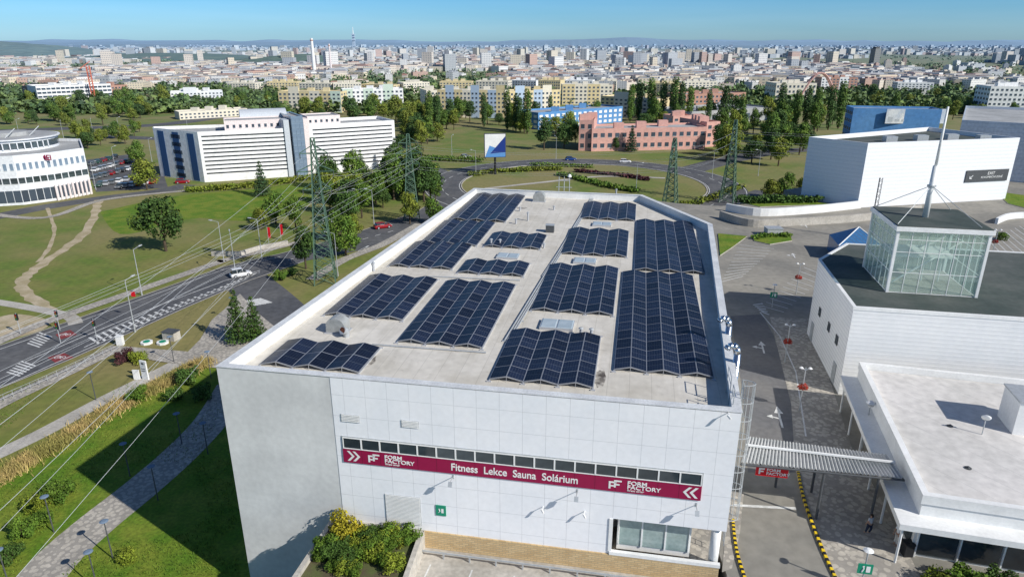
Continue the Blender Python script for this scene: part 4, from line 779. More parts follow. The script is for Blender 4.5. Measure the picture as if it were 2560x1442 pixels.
for _ in range(11000):
    i=rr.randrange(len(q)-1); c=q[i].lerp(q[i+1],rr.random()); c=Vector((c.x+rr.gauss(0,.75),c.y+rr.gauss(0,.75),GZ)); a=rr.random()*6.28; h=rr.uniform(.4,.95); d=Vector((math.cos(a),math.sin(a),0))
    mb.add([c+d*.05,c-d*.05,c+Vector((rr.gauss(0,.25),rr.gauss(0,.25),h))],[(0,1,2)])
tag(mb.build('ornamental_grass',L_g),'strip of golden ornamental grasses along the footpath','grass',None,'stuff')
mb=MB()
for _ in range(12000):
    px_,py_=rr.uniform(-20,600),rr.uniform(960,1440); c=P(px_,py_); 
    if noise.noise(c*.12)<.12: continue
    a=rr.random()*6.28; d=Vector((math.cos(a),math.sin(a),0)); h=rr.uniform(.1,.3); mb.add([c+d*.04,c-d*.04,c+Vector((rr.gauss(0,.12),rr.gauss(0,.12),h))],[(0,1,2)])
tag(mb.build('long_grass',L_a),'tufts of longer grass on the lawn by the curved path','grass',None,'stuff')
# ---------------------------------------------------------------- pylons and wires
def pylon(x,y,top,lab,w=3.2,arms=((.90,2.2),(.78,2.9),(.66,2.3)),rz=rad(10)):
    p=P(x,y); H=ZY(p.y,top)-GZ; t=thing('power_pylon',lab,'pylon',(p.x,p.y,GZ),rz); mb=MB(); br=MB(); n=13; k_=max(1,p.y/150)
    def hw(f): return (w/2)*(1-f)**1.15+.30
    for i in range(n):
        f0,f1=i/n,(i+1)/n; a,b=hw(f0),hw(f1)
        cs=[(-1,-1),(1,-1),(1,1),(-1,1)]
        for k,(sx,sy) in enumerate(cs):
            mb.tube((sx*a,sy*a,f0*H),(sx*b,sy*b,f1*H),.13*k_,n=4); s2=cs[(k+1)%4]
            br.tube((sx*a,sy*a,f0*H),(s2[0]*b,s2[1]*b,f1*H),.07*k_,n=3,cap=False); br.tube((s2[0]*a,s2[1]*a,f0*H),(sx*b,sy*b,f1*H),.07*k_,n=3,cap=False); br.tube((sx*b,sy*b,f1*H),(s2[0]*b,s2[1]*b,f1*H),.055*k_,n=3,cap=False)
    mb.build('leg_frame',m_pylon,t); br.build('bracing',m_pylon,t); ends=[]
    for f,l in arms:
        a=MB(); c=hw(f)
        for s in (-1,1):
            for sy in (-1,1): a.tube((s*c,sy*c,f*H),(s*l*1.1,0,f*H),.08,n=3); a.tube((s*c,sy*c,f*H+1.2),(s*l*1.1,0,f*H),.07,n=3)
            a.tube((s*l*1.05,0,f*H),(s*l*1.05,0,f*H-.9),.08,n=5,m=1); ends.append(Matrix.Translation(t.location)@Matrix.Rotation(rz,4,'Z')@Vector((s*l*1.05,0,f*H-.9)))
        a.build('crossarm',[m_pylon,m_dgrey],t)
    return ends
e1=pylon(815,705,345,'nearest green lattice pylon standing by the road junction'); e2=pylon(1030,548,335,'green lattice pylon in the wood beside the far left roof corner'); e3=pylon(1672,545,345,'green lattice pylon behind the far right roof edge',rz=rad(60)); e4=pylon(1818,505,300,'dark lattice pylon right of the roundabout',rz=rad(60))
def wire(a,b,sag,lab,r=.03):
    a=Vector(a); b=Vector(b); pts=[a.lerp(b,i/16)-Vector((0,0,sag*4*(i/16)*(1-i/16))) for i in range(17)]; tag(MB().path(pts,r,3).build('power_line',m_wire),lab,'power line','power lines: '+lab)
for i,(a,b) in enumerate(zip(e1,e2)):
    wire(a,b,1.,'overhead wire between the near pylon and the pylon in the wood',.024)
    a2=a+Vector((6-6*(a.x+34)*.15+(i-2.5)*1.6,-172,1.0)); wire(a,a2,3.5,'overhead wire sweeping from the near pylon down to the lower left',.015)
for i,(a,b) in enumerate(zip(e2,e3)): wire(a,b,1.5,'overhead wire between the wood pylon and the pylon behind the roof',.022)
for i,(a,b) in enumerate(zip(e3,e4)): wire(a,b,1.,'overhead wire between the two right pylons',.022); wire(b,b+Vector((140,10,2)),3,'overhead wire leading from the right pylon over the white hall',.022)
for i,a in enumerate(e2): wire(a,a+Vector((-40-(i%3)*5,-190,3)),4.5,'overhead wire crossing the meadow from the wood pylon',.015)
# ---------------------------------------------------------------- lamps, signs, lights
def lampA():
    t=thing('street_lamp','lamp','street lamp'); MB().tube((0,0,0),(0,0,9),.10,.055,8).build('pole',m_galv,t); MB().tube((0,0,0),(0,0,.9),.14,.13,8).build('base',m_galv,t); MB().tube((0,0,9),(1.3,0,9.35),.045,.04,6).build('arm',m_galv,t)
    MB().loft([[(1.2,-.1,9.3),(1.2,.1,9.3),(1.2,.1,9.42),(1.2,-.1,9.42)],[(1.5,-.17,9.3),(1.5,.17,9.3),(1.5,.12,9.5),(1.5,-.12,9.5)],[(2.,-.1,9.4),(2.,.1,9.4),(2.,.06,9.5),(2.,-.06,9.5)]]).build('lamp_head',m_galv,t); return t
def lampB():
    t=thing('park_lamp','lamp','park lamp'); MB().tube((0,0,0),(0,0,3.7),.06,.045,8).build('pole',m_dgrey,t); MB().tube((0,0,3.7),(0,0,3.85),.12,.36,14).tube((0,0,3.85),(0,0,3.92),.36,.2,14).build('lamp_head',mat('lamp_blue',(.16,.22,.30),grain=0),t); return t
LA,LBm=lampA(),lampB()
for i,(x,y,l) in enumerate([(338,830,'at the crossing by the red bin sign'),(355,738,'on the far side of the road left of the meadow clump'),(590,690,'by the white van'),(655,648,'beside the red banners'),(845,690,'right of the near pylon'),(560,655,'at the end of the low wall'),(935,560,'by the red car on the road'),(1075,470,'on the left of the roundabout'),(1390,398,'at the far side of the roundabout'),(1780,445,'at the right of the roundabout'),(1590,480,'on the roundabout island'),(1190,440,'at the left edge of the roundabout island'),(380,405,'in the office car park'),(240,475,'at the car park edge by the curved office'),(290,430,'in the middle of the car park'),(50,345,'left one along the dual road'),(160,350,'second along the dual road'),(235,345,'third along the dual road'),(300,340,'fourth along the dual road'),(1130,395,'on the slope left of the billboard'),(1895,440,'before the dark trees left of the white hall'),(470,330,'fifth along the dual road'),(875,560,'behind the near pylon')]):
    p=P(x,y); place(LA,p,R.choice([0,3.14,1.2,-1.2,2.]),.92,'tall grey street lamp '+l)
for x,y,l in [(282,1395,'in the sun beside the curved path near the bottom'),(245,1475,'at the bottom edge on the curved path'),(135,1330,'among the shrubs left of the curved path'),(25,1470,'at the bottom left corner'),(325,1190,'on the shaded lawn above the curved path'),(395,1250,'on the shaded side right of the curved path'),(455,1110,'in the shade above the curved path bend'),(520,1135,'in the shade closest to the building'),(240,1000,'by the light footpath'),(585,800,'by the conifer at the paved corner'),(528,945,'at the top of the garden near the building'),(435,905,'beside the paved corner')]:
    place(LBm,P(x,y),0,1,'slim park lamp with disc head '+l)
def basket_lamp(x,y,l):
    p=P(x,y,.02); t=thing('basket_lamp',l,'lamp post',p,BA); MB().tube((0,0,0),(0,0,4.6),.06,.045,8).build('pole',m_galv,t)
    for s in (-1,1): MB().tube((0,0,4.3),(s*.4,0,4.55),.03,n=5).tube((s*.4,0,4.5),(s*.4,0,4.62),.2,.1,12).build('lamp_head',m_white,t)
    leaves([(0,0,2.6,.42,.3),(.25,0,2.45,.25,.22),(-.25,0,2.45,.25,.22)],320,.14,R).build('flower_basket',L_r,t)
basket_lamp(1962,905,'double headed lamp post with red flower basket beside the ribbed hall, farther one'); basket_lamp(1998,1025,'double headed lamp post with red flower basket beside the ribbed hall, nearer one')
basket_lamp(1990,735,'double headed lamp post with red flower basket in the deck car park'); basket_lamp(2480,640,'double headed lamp post with flower basket right of the glass tower')
def postsign(x,y,z,l,h=3.2):
    p=P(x,y,z+.0); t=thing('exit_post',l,'sign post',p,BA); MB().tube((0,0,0),(0,0,h),.05,n=8).build('post',m_galv,t); o=MB().box(-.45,-.1,h*.45,.45,-.05,h*.45+.75).build('sign_board',m_green,t); MB().tube((0,0,h),(0,0,h+.12),.32,.1,12).build('lamp_head',m_white,t)
    MB().box(.05,-.12,h*.45+.15,.3,-.101,h*.45+.6).tube((-.2,-.11,h*.45+.15),(-.1,-.11,h*.45+.45),.05,n=5).tube((-.12,-.11,h*.45+.56),(-.12,-.115,h*.45+.56),.07).build('symbol',m_white,o)
postsign(1930,768,.02,'green exit sign on a lamp post at the parking rows'); postsign(2150,1475,.02,'green exit sign on a lamp post in the near right'); 
p=P(2155,1120,.02); t=thing('mushroom_lamp','white disc headed lamp in front of the low pavilion','lamp post',p); MB().tube((0,0,0),(0,0,4.5),.06).build('pole',m_galv,t); MB().tube((0,0,4.5),(0,0,4.62),.4,.2,14).tube((0,0,4.2),(0,0,4.3),.25,.3,14).build('lamp_head',m_white,t)
lens=[mat('lens',c,grain=0) for c in ((.01,.2,.05),(.3,.15,.01),(.4,.02,.01))]
def traffic(x,y,l):
    p=P(x,y); t=thing('traffic_light',l,'traffic light',p); MB().tube((0,0,0),(0,0,3.4),.06).build('pole',m_galv,t); o=MB().box(-.17,-.15,2.3,.17,.15,3.3).build('signal_housing',m_black,t)
    for k in range(3): MB().tube((0,-.15,2.5+.3*k),(0,-.2,2.5+.3*k),.1,n=10).build('lens',lens[k],o)
traffic(152,858,'traffic light at the near side of the zebra crossing'); traffic(243,850,'traffic light in the middle of the crossing'); traffic(52,835,'traffic light at the far left beside the dirt patch'); traffic(150,826,'traffic light at the far side of the zebra crossing')
for x,y,l in ((672,608,'left red vertical banner sign by the road'),(703,600,'right red vertical banner sign by the road')):
    p=P(x,y); t=thing('banner_sign',l,'banner',p); MB().tube((0,0,0),(0,0,3.8),.05).build('pole',m_galv,t); MB().box(.06,-.02,1.2,.6,.02,3.6).build('banner_sheet',m_redb,t)
p=P(338,800); t=thing('red_notice','small red and white notice on the road lamp','sign',p); MB().box(.15,-.03,4,.8,.03,4.8).build('board',m_redb,t); MB().tube((.15,0,4.7),(0,0,4.7),.02).build('bracket',m_galv,t)
p=P(365,948); t=thing('information_totem','white information totem at the garden corner','sign',p,rad(-20)); MB().box(-.5,-.1,0,.5,.1,2.7).build('panel',m_white,t); MB().box(-.4,-.115,1.2,.4,-.101,1.3).box(-.4,-.115,1.5,.3,-.101,1.6).box(-.2,-.115,2.2,.2,-.101,2.45).build('printed_lines',m_dgrey,t); 
p=P(343,948); tag(MB().box(-.4,-.08,0,.4,.08,1.3).box(-.45,-.1,1.302,.45,.1,1.36).build('notice_board',m_white,loc=p),'smaller white notice board beside the totem','sign')
p=P(430,848); t=thing('kiosk_box','grey utility shed with dark flat roof beside the road','utility box',p,rad(-15)); MB().box(-1.,-.7,0,1.,.7,1.3).build('wall',m_conc,t); MB().box(-1.1,-.8,1.302,1.1,.8,1.4).build('roof',m_dgrey,t)
for x,y,l in ((367,858,'left concrete chamber cover by the road'),(407,858,'right concrete chamber cover by the road')): tag(MB().tube((0,0,0),(0,0,.3),.85,n=8).tube((0,0,.302),(0,0,.36),.5,n=8,m=1).build('chamber_cover',[m_white,m_green],loc=P(x,y)),l,'chamber cover')
p=P(302,862); tag(MB().box(-.45,-.3,0,.45,.3,1.4).box(-.5,-.35,1.402,.5,.35,1.48).build('cabinet',m_white,loc=p),'white electrical cabinet at the road edge','utility box')
mb=MB(); q=[P(a,b) for a,b in ((530,640),(600,640),(650,625),(720,612))]; L,Rr=ribbon(q,.4); [mb.prism([L[i],L[i+1],Rr[i+1],Rr[i]],GZ,GZ+1.) for i in range(3)]; tag(mb.build('low_wall',m_conc),'low concrete wall along the meadow edge behind the road','wall')
t=thing('road_railing','long metal railing along the near side of the road','railing',(0,0,0)); q=[P(a,b) for a,b in ((-60,1035),(120,955),(300,870))]; mb=MB()
for zz in (.5,1.0): mb.path([v+Vector((0,0,zz)) for v in q],.03,5)
mb.build('rail',m_galv,t); mb=MB()
for i in range(2):
    for k in range(8): v=q[i].lerp(q[i+1],k/8); mb.tube(v,v+Vector((0,0,1.)),.03,n=5)
mb.build('post',m_galv,t)
p=P(2175,600,0); t=thing('lattice_mast','slim dark lattice mast with lamps beside the glass tower','mast',(p.x,p.y,0)); mb=MB(); Hh=ZY(p.y,445)
for i in range(12):
    for sx,sy in ((-.3,0),(.3,0),(0,.4)): mb.tube((sx,sy,i*Hh/12),(sx,sy,(i+1)*Hh/12),.05,n=4)
    mb.tube((-.3,0,i*Hh/12),(.3,0,(i+1)*Hh/12),.035,n=3); mb.tube((.3,0,i*Hh/12),(0,.4,(i+1)*Hh/12),.035,n=3)
mb.build('lattice',m_black,t)
# ---------------------------------------------------------------- cars
CM={}
paint={'white':(.75,.75,.75),'silver':(.40,.41,.43),'black':(.02,.02,.025),'red':(.30,.01,.015),'blue':(.02,.06,.22),'grey':(.14,.15,.16),'dark green':(.03,.08,.06)}
WH=MB().tube((0,-.1,0),(0,.1,0),.33,n=14,m=0).tube((0,-.105,0),(0,.105,0),.19,n=10,m=1).build('wheel',[m_black,m_alu]); whm=WH.data; bpy.data.objects.remove(WH)
def car(x,y,rz,colr,lab,group=None,z=GZ+.03,van=False):
    p=P(x,y,z); t=thing('parked_car' if group else ('van' if van else 'car'),lab,'van' if van else 'car',(p.x,p.y,z),rz,group); key=(colr,van)
    if van: t.scale=(.9,.9,.9)
    if key not in CM:
        pm_=mat('paint_'+colr.replace(' ','_'),paint[colr],None,1,.25,.1,grain=0,spec=.6)
        def rg(xx,hw,z0,z1): zm=(z0+z1)/2; return [(xx,-hw*.93,z0),(xx,hw*.93,z0),(xx,hw,zm),(xx,hw*.9,z1),(xx,-hw*.9,z1),(xx,-hw,zm)]
        body=MB(); body.loft([rg(-2.15,.70,.35,.72),rg(-2.02,.84,.22,.9),rg(-1.,.88,.2,.93),rg(.9,.88,.2,.92),rg(1.7,.85,.22,.80),rg(2.12,.70,.34,.6)])
        cab=MB(); top=1.75 if van else 1.42; xb_=-1.95 if van else -1.85
        cab.loft([rg(xb_,.76,.88,.93),rg(xb_+.25,.74,.88,top-.02),rg(.25,.72,.88,top-.02),rg(1.15,.78,.86,.9)])
        rf=MB(); rf.loft([rg(xb_+.22,.68,top-.03,top+.02),rg(-.6,.7,top-.02,top+.05),rg(.28,.66,top-.03,top+.02)])
        for xx in (-.85,.28): 
            for s in (-1,1): rf.tube((xx,s*.76,.9),(xx,s*.66,top),.045,n=4)
        o1=body.build('body',pm_,t); o2=cab.build('window_glass',m_glass,t); o3=rf.build('roof_panel',pm_,t); hl=MB().box(2.0,-.72,.55,2.1,-.4,.68); hl=hl.build('headlight',m_white,t); CM[key]=[o1.data,o2.data,o3.data,hl.data]
    else:
        for nm,me in zip(('body','window_glass','roof_panel','headlight'),CM[key]): reg(bpy.data.objects.new(nm,me),t)
    h2=reg(bpy.data.objects.new('headlight',CM[key][3]),t); h2.location.y=1.12
    for sx in (-1.3,1.3):
        for sy in (-.8,.8): w_=reg(bpy.data.objects.new('wheel',whm),t); w_.location=(sx,sy,.33)
car(603,690,rad(35),'white','white van driving on the main road',None,van=True)
car(957,570,rad(30),'red','red car on the road behind the pylons'); car(828,556,rad(20),'white','white car half hidden behind the near pylon'); car(1427,401,rad(5),'blue','blue car at the far side of the roundabout'); car(1563,407,rad(-5),'white','white car at the far side of the roundabout'); car(457,458,rad(15),'red','red car parked by the hedge of the striped office'); car(1165,395,rad(20),'silver','silver car approaching the roundabout from the left')
cols=list(paint)
rn=['farthest','second','middle','fourth','nearest']
for r_,(A,Bq,n) in enumerate((((232,412),(300,392),5),((240,428),(330,404),7),((238,448),(350,418),8),((250,466),(385,438),8),((300,470),(400,456),6))):
    for i in range(n):
        a=lerp(A,Bq,(i+R.uniform(-.1,.1))/n); c=R.choice(cols); car(a[0],a[1],rad(R.choice([100,-80])+R.uniform(-4,4)),c,f'{c} car parked in the {rn[r_]} row of the office car park',f'{c} cars in the {rn[r_]} row of the office car park')
# ---------------------------------------------------------------- people
m_skin=mat('skin',(.45,.27,.19),grain=0); m_hair=mat('hair',(.03,.02,.015),grain=0)
def skin(name,V,E,Rd,m,parent,sub=1):
    me=bpy.data.meshes.new(name); me.from_pydata(V,E,[]); o=bpy.data.objects.new(name,me); C.objects.link(o); md=o.modifiers.new('s','SKIN'); sd=me.skin_vertices[0].data
    for i,r in enumerate(Rd): sd[i].radius=(r,r)
    sd[0].use_root=True; sb=o.modifiers.new('b','SUBSURF'); sb.levels=sub; dg=bpy.context.evaluated_depsgraph_get(); m2=bpy.data.meshes.new_from_object(o.evaluated_get(dg)); bpy.data.objects.remove(o)
    m2.materials.clear(); m2.materials.append(m); m2.polygons.foreach_set('use_smooth',[True]*len(m2.polygons)); return reg(bpy.data.objects.new(name,m2),parent)
def person(x,y,rz,lab,shirt,trou,arm=0,stride=.15,dress=False):
    p=P(x,y,.02); t=thing('person',lab,'person',p,rz)
    V=[(0,0,.95),(0,0,1.15),(0,-.01,1.38),(0,0,1.5),(0,-.01,1.6),(0,-.02,1.7)]; E=[(0,1),(1,2),(2,3),(3,4),(4,5)]; Rd=[.13,.12,.13,.055,.085,.075]; idx={}
    for s in (-1,1):
        k=len(V); f=s*stride; V+=[(s*.17,0,1.42),(s*.23,-.02+arm*(s>0)*-.05,1.14),(s*.24,-.12-arm*(s>0)*.2,.92+arm*(s>0)*.2),(s*.235,-.15-arm*(s>0)*.24,.85+arm*(s>0)*.22)]; E+=[(2,k),(k,k+1),(k+1,k+2),(k+2,k+3)]; Rd+=[.062,.045,.03,.034]
        for j in range(5):
            a=V[k+3]; kk=len(V); dx=(j-2)*.018; V+=[(a[0]+dx,a[1]-.02,a[2]-.05-.005*(2-abs(j-2))),(a[0]+dx,a[1]-.035,a[2]-.085-.005*(2-abs(j-2)))]; E+=[(k+3,kk),(kk,kk+1)]; Rd+=[.009,.008]
        k=len(V); V+=[(s*.09,0,.88),(s*.10,-f*.6,.5),(s*.10,-f*.6+f*.9 if f<0 else -f*1.1,.09),(s*.11,(-f*.6+f*.9 if f<0 else -f*1.1)-.16,.04)]; E+=[(0,k),(k,k+1),(k+1,k+2),(k+2,k+3)]; Rd+=[.095,.062,.042,.035]; idx[s]=k
    skin('body',V,E,Rd,m_skin,t)
    vs=[(0,0,.92),V[1],V[2],(0,0,1.46)]; es=[(0,1),(1,2),(2,3)]; rs=[.15,.14,.145,.075]
    for s,k in ((-1,6),(1,6+4+10+4)): n0=len(vs); vs+=[V[k],tuple((Vector(V[k])*.3+Vector(V[k+1])*.7))]; es+=[(2,n0),(n0,n0+1)]; rs+=[.078,.062]
    skin('shirt',vs,es,rs,shirt,t)
    vs=[(0,0,.97)]; es=[]; rs=[.145]
    for s in (-1,1): k=idx[s]; n0=len(vs); vs+=[V[k],V[k+1],tuple(Vector(V[k+2])+Vector((0,0,.04)))]; es+=[(0,n0),(n0,n0+1),(n0+1,n0+2)]; rs+=[.115,.085 if not dress else .11,.065 if not dress else .11]
    skin('trousers',vs,es,rs,trou,t)
    MB().dome((0,.01,1.67),.10,.115,.12,12,5).tube((0,.09,1.70),(0,.10,1.55),.07,.05,8).build('hair',m_hair,t,True)
    MB().tube((-.03,-.095,1.66),(-.03,-.105,1.66),.012,n=6).tube((.03,-.095,1.66),(.03,-.105,1.66),.012,n=6).build('eyes',m_black,t)
m_navy=mat('navy',(.03,.04,.07),grain=0)
person(2170,1335,rad(200),'person in grey top and dark trousers walking on the shaded pavement',mat('greyshirt',(.45,.47,.5),grain=0),m_navy)
person(2240,1360,rad(-60),'person in white clothes walking beside the glazed pavilion',m_white,mat('cream_trousers',(.6,.57,.52),grain=0),1,.12,True)
p=P(2265,1385,.02); tag(MB().box(-.3,-.3,0,.3,.3,.95).box(-.34,-.34,.952,.34,.34,1.05).tube((0,0,1.05),(0,0,1.1),.15,n=10).build('litter_bin',m_black,loc=p),'black litter bin next to the pavilion corner','bin')
# ---------------------------------------------------------------- city
rf_red=(.36,.16,.10); rf_g=(.36,.34,.32)
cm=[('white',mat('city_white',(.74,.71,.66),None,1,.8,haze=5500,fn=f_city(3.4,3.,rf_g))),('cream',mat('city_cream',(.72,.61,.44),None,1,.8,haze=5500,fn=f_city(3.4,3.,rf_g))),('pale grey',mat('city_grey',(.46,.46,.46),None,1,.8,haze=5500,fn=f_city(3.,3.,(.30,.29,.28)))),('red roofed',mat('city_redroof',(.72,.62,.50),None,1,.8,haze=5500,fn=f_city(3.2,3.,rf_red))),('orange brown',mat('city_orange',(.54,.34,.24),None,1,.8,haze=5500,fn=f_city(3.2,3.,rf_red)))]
def cityshape(kind):
    mb=MB()
    if kind==0: mb.box(-18,-6,0,18,6,16); mb.box(-10,-3,16,-6,3,18.5); mb.box(6,-3,16,10,3,18.5)
    elif kind==1: mb.box(-8,-7,0,8,7,29); mb.box(-4,-4,29,4,4,31.5)
    elif kind==2:
        mb.box(-9,-5,0,9,5,8); mb.add([(-9.5,-5.5,8),(9.5,-5.5,8),(9.5,5.5,8),(-9.5,5.5,8),(-9,0,12.5),(9,0,12.5)],[(0,1,5,4),(2,3,4,5),(0,4,3),(1,2,5)])
    elif kind==3: mb.box(-16,-6,0,16,6,13); mb.box(-16,6,0,-5,18,13); mb.box(-4,-5,13,2,5,15.5)
    else: mb.box(-24,-12,0,24,12,8); mb.box(-10,-6,8,12,6,10)
    return mb
CP={}
for i in range(290):
    x=R.uniform(-60,2620); y=164+66*R.random()
    if i%3==0: x=R.uniform(1500,2600)
    ci=R.choice([0,0,1,2,3,4] if x>900 else [0,1,3,3,3,1]); kind=R.choice([0,0,3,4,2,0,1] if x>1300 else [0,2,3,4,2,2]); 
    if kind==1 and y>200: kind=0
    key=(kind,ci); p=P(x,y)
    nm={0:'apartment_block',1:'tower_block',2:'house',3:'apartment_block',4:'warehouse'}[kind]
    if key not in CP: o=cityshape(kind).build(nm,cm[ci][1]); CP[key]=o
    else: o=CP[key].copy(); C.objects.link(o)
    o.location=p; o.rotation_euler.z=rad(R.choice([-12,15,35,75,100])+R.uniform(-6,6)); s=R.uniform(.36,.66); o.scale=(s*R.uniform(.8,1.3),s,s)
    side='left half' if x<900 else ('middle' if x<1700 else 'right half'); far='nearer' if y>185 else 'farther'
    nn_=nm.replace('_',' '); tag(o,f'{cm[ci][0]} {nn_} among trees in the {far} city, {side} of the view',nn_,f'{cm[ci][0]} {nn_}s in the {far} city, {side}')
for ci,(cn,m_) in enumerate(cm):
    mb=MB(); rr=random.Random(40+ci)
    for _ in range(4300):
        x=rr.uniform(-200,2760); y=115+105*rr.random()**1.9; p=P(x,y)
        if noise.noise(Vector((p.x*.0018,p.y*.0008,0)))<-.15: continue
        if ci in (4,) and rr.random()<.5: continue
        if ci in (3,4) and x>1300 and rr.random()<.35: continue
        g_=1+p.y/7000; w_=rr.uniform(3.5,10)*g_; d=rr.uniform(3.5,7)*g_; h=rr.uniform(4,10)*(1+p.y/14000) if rr.random()<.965 or p.y<1100 else rr.uniform(16,30); a=rr.uniform(-.5,.8); c_,s_=math.cos(a),math.sin(a)
        pts=[(p.x+c_*u-s_*v,p.y+s_*u+c_*v) for u,v in ((-w_,-d),(w_,-d),(w_,d),(-w_,d))]; mb.prism(pts,GZ,GZ+h)
    tag(mb.build('distant_city',m_),f'distant mass of {cn} city buildings towards the horizon','buildings',None,'stuff')
mb=MB(); rr=random.Random(77)
def clump(p,n,s,hgt):
    for _ in range(n):
        d=Vector((rr.gauss(0,.45),rr.gauss(0,.45),rr.random())); c=Vector((p.x+d.x*s,p.y+d.y*s,p.z+hgt*(.15+.85*d.z*(1-.3*abs(d.x))))); nr=Vector((rr.gauss(0,1),rr.gauss(0,1),rr.random()+.4)).normalized(); u=nr.orthogonal().normalized(); v=nr.cross(u); k=s*rr.uniform(.12,.28)
        b=len(mb.v); mb.v+=[tuple(c+u*k),tuple(c+v*k),tuple(c-u*k),tuple(c-v*k)]; mb.f.append((b,b+1,b+2,b+3)); mb.m.append(0)
for _ in range(5000):
    x=rr.uniform(-200,2760); y=115+172*rr.random()**1.3; p=P(x,y)
    if y<160 and noise.noise(Vector((p.x*.002,p.y*.001,5)))<-.05: continue
    if y>262 and (1000<x<1700) : continue
    near=p.y<800; clump(p,36 if near else 14,rr.uniform(4,8)*(1+p.y/11000 if not near else 1),rr.uniform(4,8.5))
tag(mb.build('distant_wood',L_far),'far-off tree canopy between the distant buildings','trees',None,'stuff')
def hillmesh(cx,cy,rx,ry,h,n=40):
    mb=MB(); vs=[];fs=[]
    for j in range(n+1):
        for i in range(n+1):
            a=-1+2*i/n; b=-1+2*j/n; r=min(1,math.hypot(a,b)); z=h*(math.cos(r*math.pi)+1)/2*(1+.35*noise.noise(Vector((a*2.5,b*2.5,cx*.001))))-2; vs.append((cx+a*rx,cy+b*ry,GZ+z+(h*.10*noise.noise(Vector((a*16,b*16,1))) if r<.95 else 0)))
    for j in range(n):
        for i in range(n): k=j*(n+1)+i; fs.append((k,k+1,k+n+2,k+n+1))
    return mb.add(vs,fs)
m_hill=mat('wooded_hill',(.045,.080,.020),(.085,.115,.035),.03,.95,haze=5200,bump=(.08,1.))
for a,b,c,d,e in ((720,165,230,200,22),(20,140,500,500,45),(420,150,500,300,18)): p=P(a,b); struct('hills',hillmesh(p.x,p.y,c,d,e),m_hill)
mb=MB(); n=240
for row,(D_,base,amp,seed) in enumerate(((7500,22,60,3.),(11000,70,75,9.),(16000,110,110,15.))):
    vs=[]
    for i in range(n+1):
        x=-D_*1.1+2.2*D_*i/n; hgt=base+amp*(.5*noise.noise(Vector((x/2600.,seed,0)))+.3*noise.noise(Vector((x/700.,seed,0)))+.05*noise.noise(Vector((x/120.,seed,0)))); g=(180*D_/11000)*math.exp(-((x/D_-.16)/.09)**2)*.35 if row==1 else 0
        vs+=[(x,D_-1200,GZ-2),(x,D_,max(GZ,hgt+g-20))]
    mb.add(vs,[(2*i,2*i+2,2*i+3,2*i+1) for i in range(n)])
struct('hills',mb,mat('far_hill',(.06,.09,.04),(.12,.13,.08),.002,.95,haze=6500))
p=P(885,118); t=thing('television_tower','slender television tower on the horizon','tower',(p.x,p.y,GZ))
Ht=ZY(p.y,68)-GZ; m_tv=mat('tv_grey',(.66,.68,.72),grain=0,haze=9000); MB().tube((0,0,0),(0,0,Ht*.62),6,5,8).tube((14,0,0),(8,0,Ht*.6),5,4,8).tube((-14,0,0),(-8,0,Ht*.6),5,4,8).build('shaft',m_tv,t); MB().tube((0,0,Ht*.62),(0,0,Ht),5,2,8).build('antenna',m_white,t)
for f in (.33,.48,.6): MB().box(-20,-12,Ht*f,20,12,Ht*f+12).build('cabin',m_tv,t)
for x,yb,yt,l in ((787,190,96,'tall white power station chimney, left one'),(829,190,110,'shorter thin chimney right of the tall one')):
    p=P(x,yb); H_=ZY(p.y,yt)-GZ; t=thing('chimney',l,'chimney',p); MB().tube((0,0,0),(0,0,H_),2.6 if x<800 else 1.4,1.7 if x<800 else 1.,14).build('shaft',m_wh2 if x<800 else m_pink,t); MB().tube((0,0,H_*.93),(0,0,H_*.96),2.1 if x<800 else 1.3,n=14).build('ring',m_br,t)
p=P(238,262); H_=ZY(p.y,165)-GZ; t=thing('tower_crane','red tower crane beside the glass office','crane',p,rad(20)); m_cr2=mat('crane_red',(.60,.14,.07),grain=0,haze=9000); mb=MB()
for sx,sy in ((-1,-1),(1,-1),(1,1),(-1,1)): mb.tube((sx,sy,0),(sx,sy,H_),.25,n=4)
for i in range(16): mb.tube((-1,-1,H_*i/16),(1,-1,H_*(i+1)/16),.2,n=3)
mb.build('tower',m_cr2,t); MB().tube((-5,0,H_*.93),(2,0,H_*1.12),.4,.3,4).build('jib',m_cr2,t); MB().box(-6,-1,H_*.88,-4,1,H_*.93).build('counterweight',m_dgrey,t)
p=P(2183,168); t=thing('high_rise','slender dark high rise on the right horizon','building',p,rad(15)); H_=ZY(p.y,122)-GZ; MB().box(-6,-6,0,6,6,H_).build('wall',mat('hr_dark',(.22,.20,.17),haze=8000,fn=f_city(3.5,3.3,rf_g)),t); MB().box(-4,-4,H_,4,4,H_+3).build('roof_box',m_dgrey,t)
p=P(1980,182); t=thing('high_rise','pair of pale tower blocks near the right horizon','building',p,rad(5)); H_=ZY(p.y,140)-GZ; MB().box(-6,-6,0,6,6,H_*.8).build('wall',cm[2][1],t); MB().box(10,-6,0,20,6,H_*.7).build('wall',cm[2][1],t)
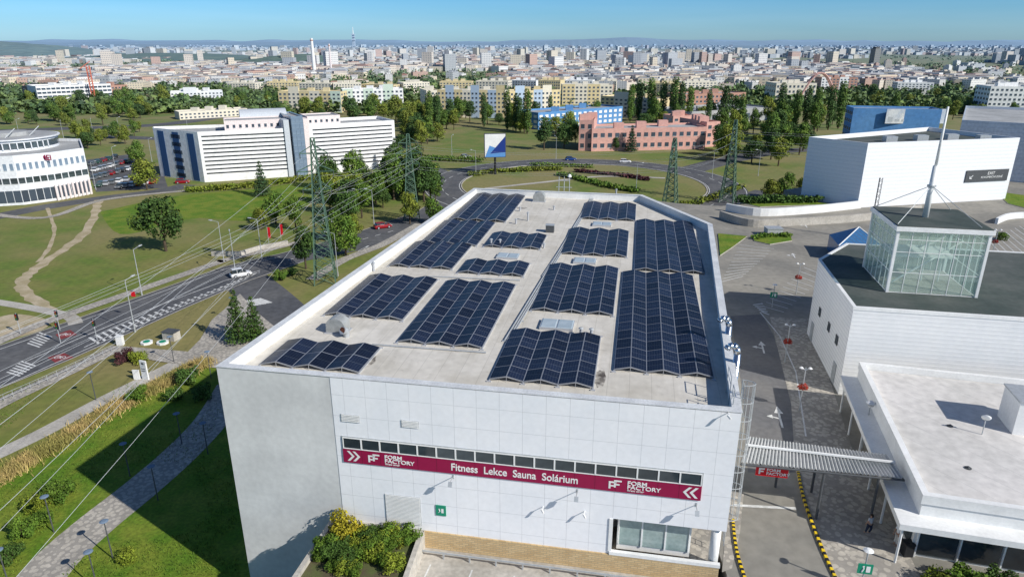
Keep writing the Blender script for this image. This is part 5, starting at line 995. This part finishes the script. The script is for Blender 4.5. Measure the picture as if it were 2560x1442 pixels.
# ---------------------------------------------------------------- camera and light
cam=bpy.data.cameras.new('camera'); co=bpy.data.objects.new('camera',cam); C.objects.link(co); co.location=(0,0,HC); co.rotation_euler=(rad(90-19.75),0,0); cam.sensor_width=36; cam.lens=24.0; cam.clip_end=60000; cam.clip_start=.5; S.camera=co
el=rad(34); az=Vector((.82,-.57)).normalized(); d=Vector((-az.x*math.cos(el),-az.y*math.cos(el),-math.sin(el)))
sl=bpy.data.lights.new('sun','SUN'); sl.energy=5.0; sl.angle=rad(.5); sl.color=(1.,.96,.89); so=bpy.data.objects.new('sun',sl); C.objects.link(so); so.rotation_euler=d.to_track_quat('-Z','Y').to_euler(); so.location=(50,-50,80)
wd=bpy.data.worlds.new('World'); S.world=wd; wd.use_nodes=True; nt=wd.node_tree; bg=nt.nodes['Background']; sk=nt.nodes.new('ShaderNodeTexSky'); sk.sky_type='NISHITA'; sk.sun_disc=False; sk.sun_elevation=el; sk.sun_rotation=math.atan2(az.x,az.y); sk.altitude=300; sk.air_density=1.0; sk.dust_density=.6; sk.ozone_density=2.
tcw=nt.nodes.new('ShaderNodeTexCoord').outputs['Generated']; zz_=sep(nt,tcw)[2]; wn=tnoise(nt,tcw,3.,5,(1,1,14),.3,.7); zz_=M_(nt,'ADD',zz_,M_(nt,'MULTIPLY',M_(nt,'SUBTRACT',wn,.5),.018))
rp=nt.nodes.new('ShaderNodeValToRGB'); nt.links.new(zz_,rp.inputs[0]); e=rp.color_ramp.elements; e[0].position=0; e[0].color=(.72,1.20,1.90,1); e[1].position=.085; e[1].color=(.32,.86,1.42,1)
q=e.new(.03); q.color=(.58,1.06,1.72,1); q=e.new(.14); q.color=(.42,.72,1.08,1); q=e.new(.35); q.color=(.50,.74,1.05,1); q=e.new(1.); q.color=(.8,.9,1.05,1)
nt.links.new(mixc(nt,1.,sk.outputs[0],rp.outputs[0],'MULTIPLY'),bg.inputs[0]); bg.inputs[1].default_value=.085
S.view_settings.view_transform='Standard'; S.view_settings.look='None'; S.view_settings.exposure=0
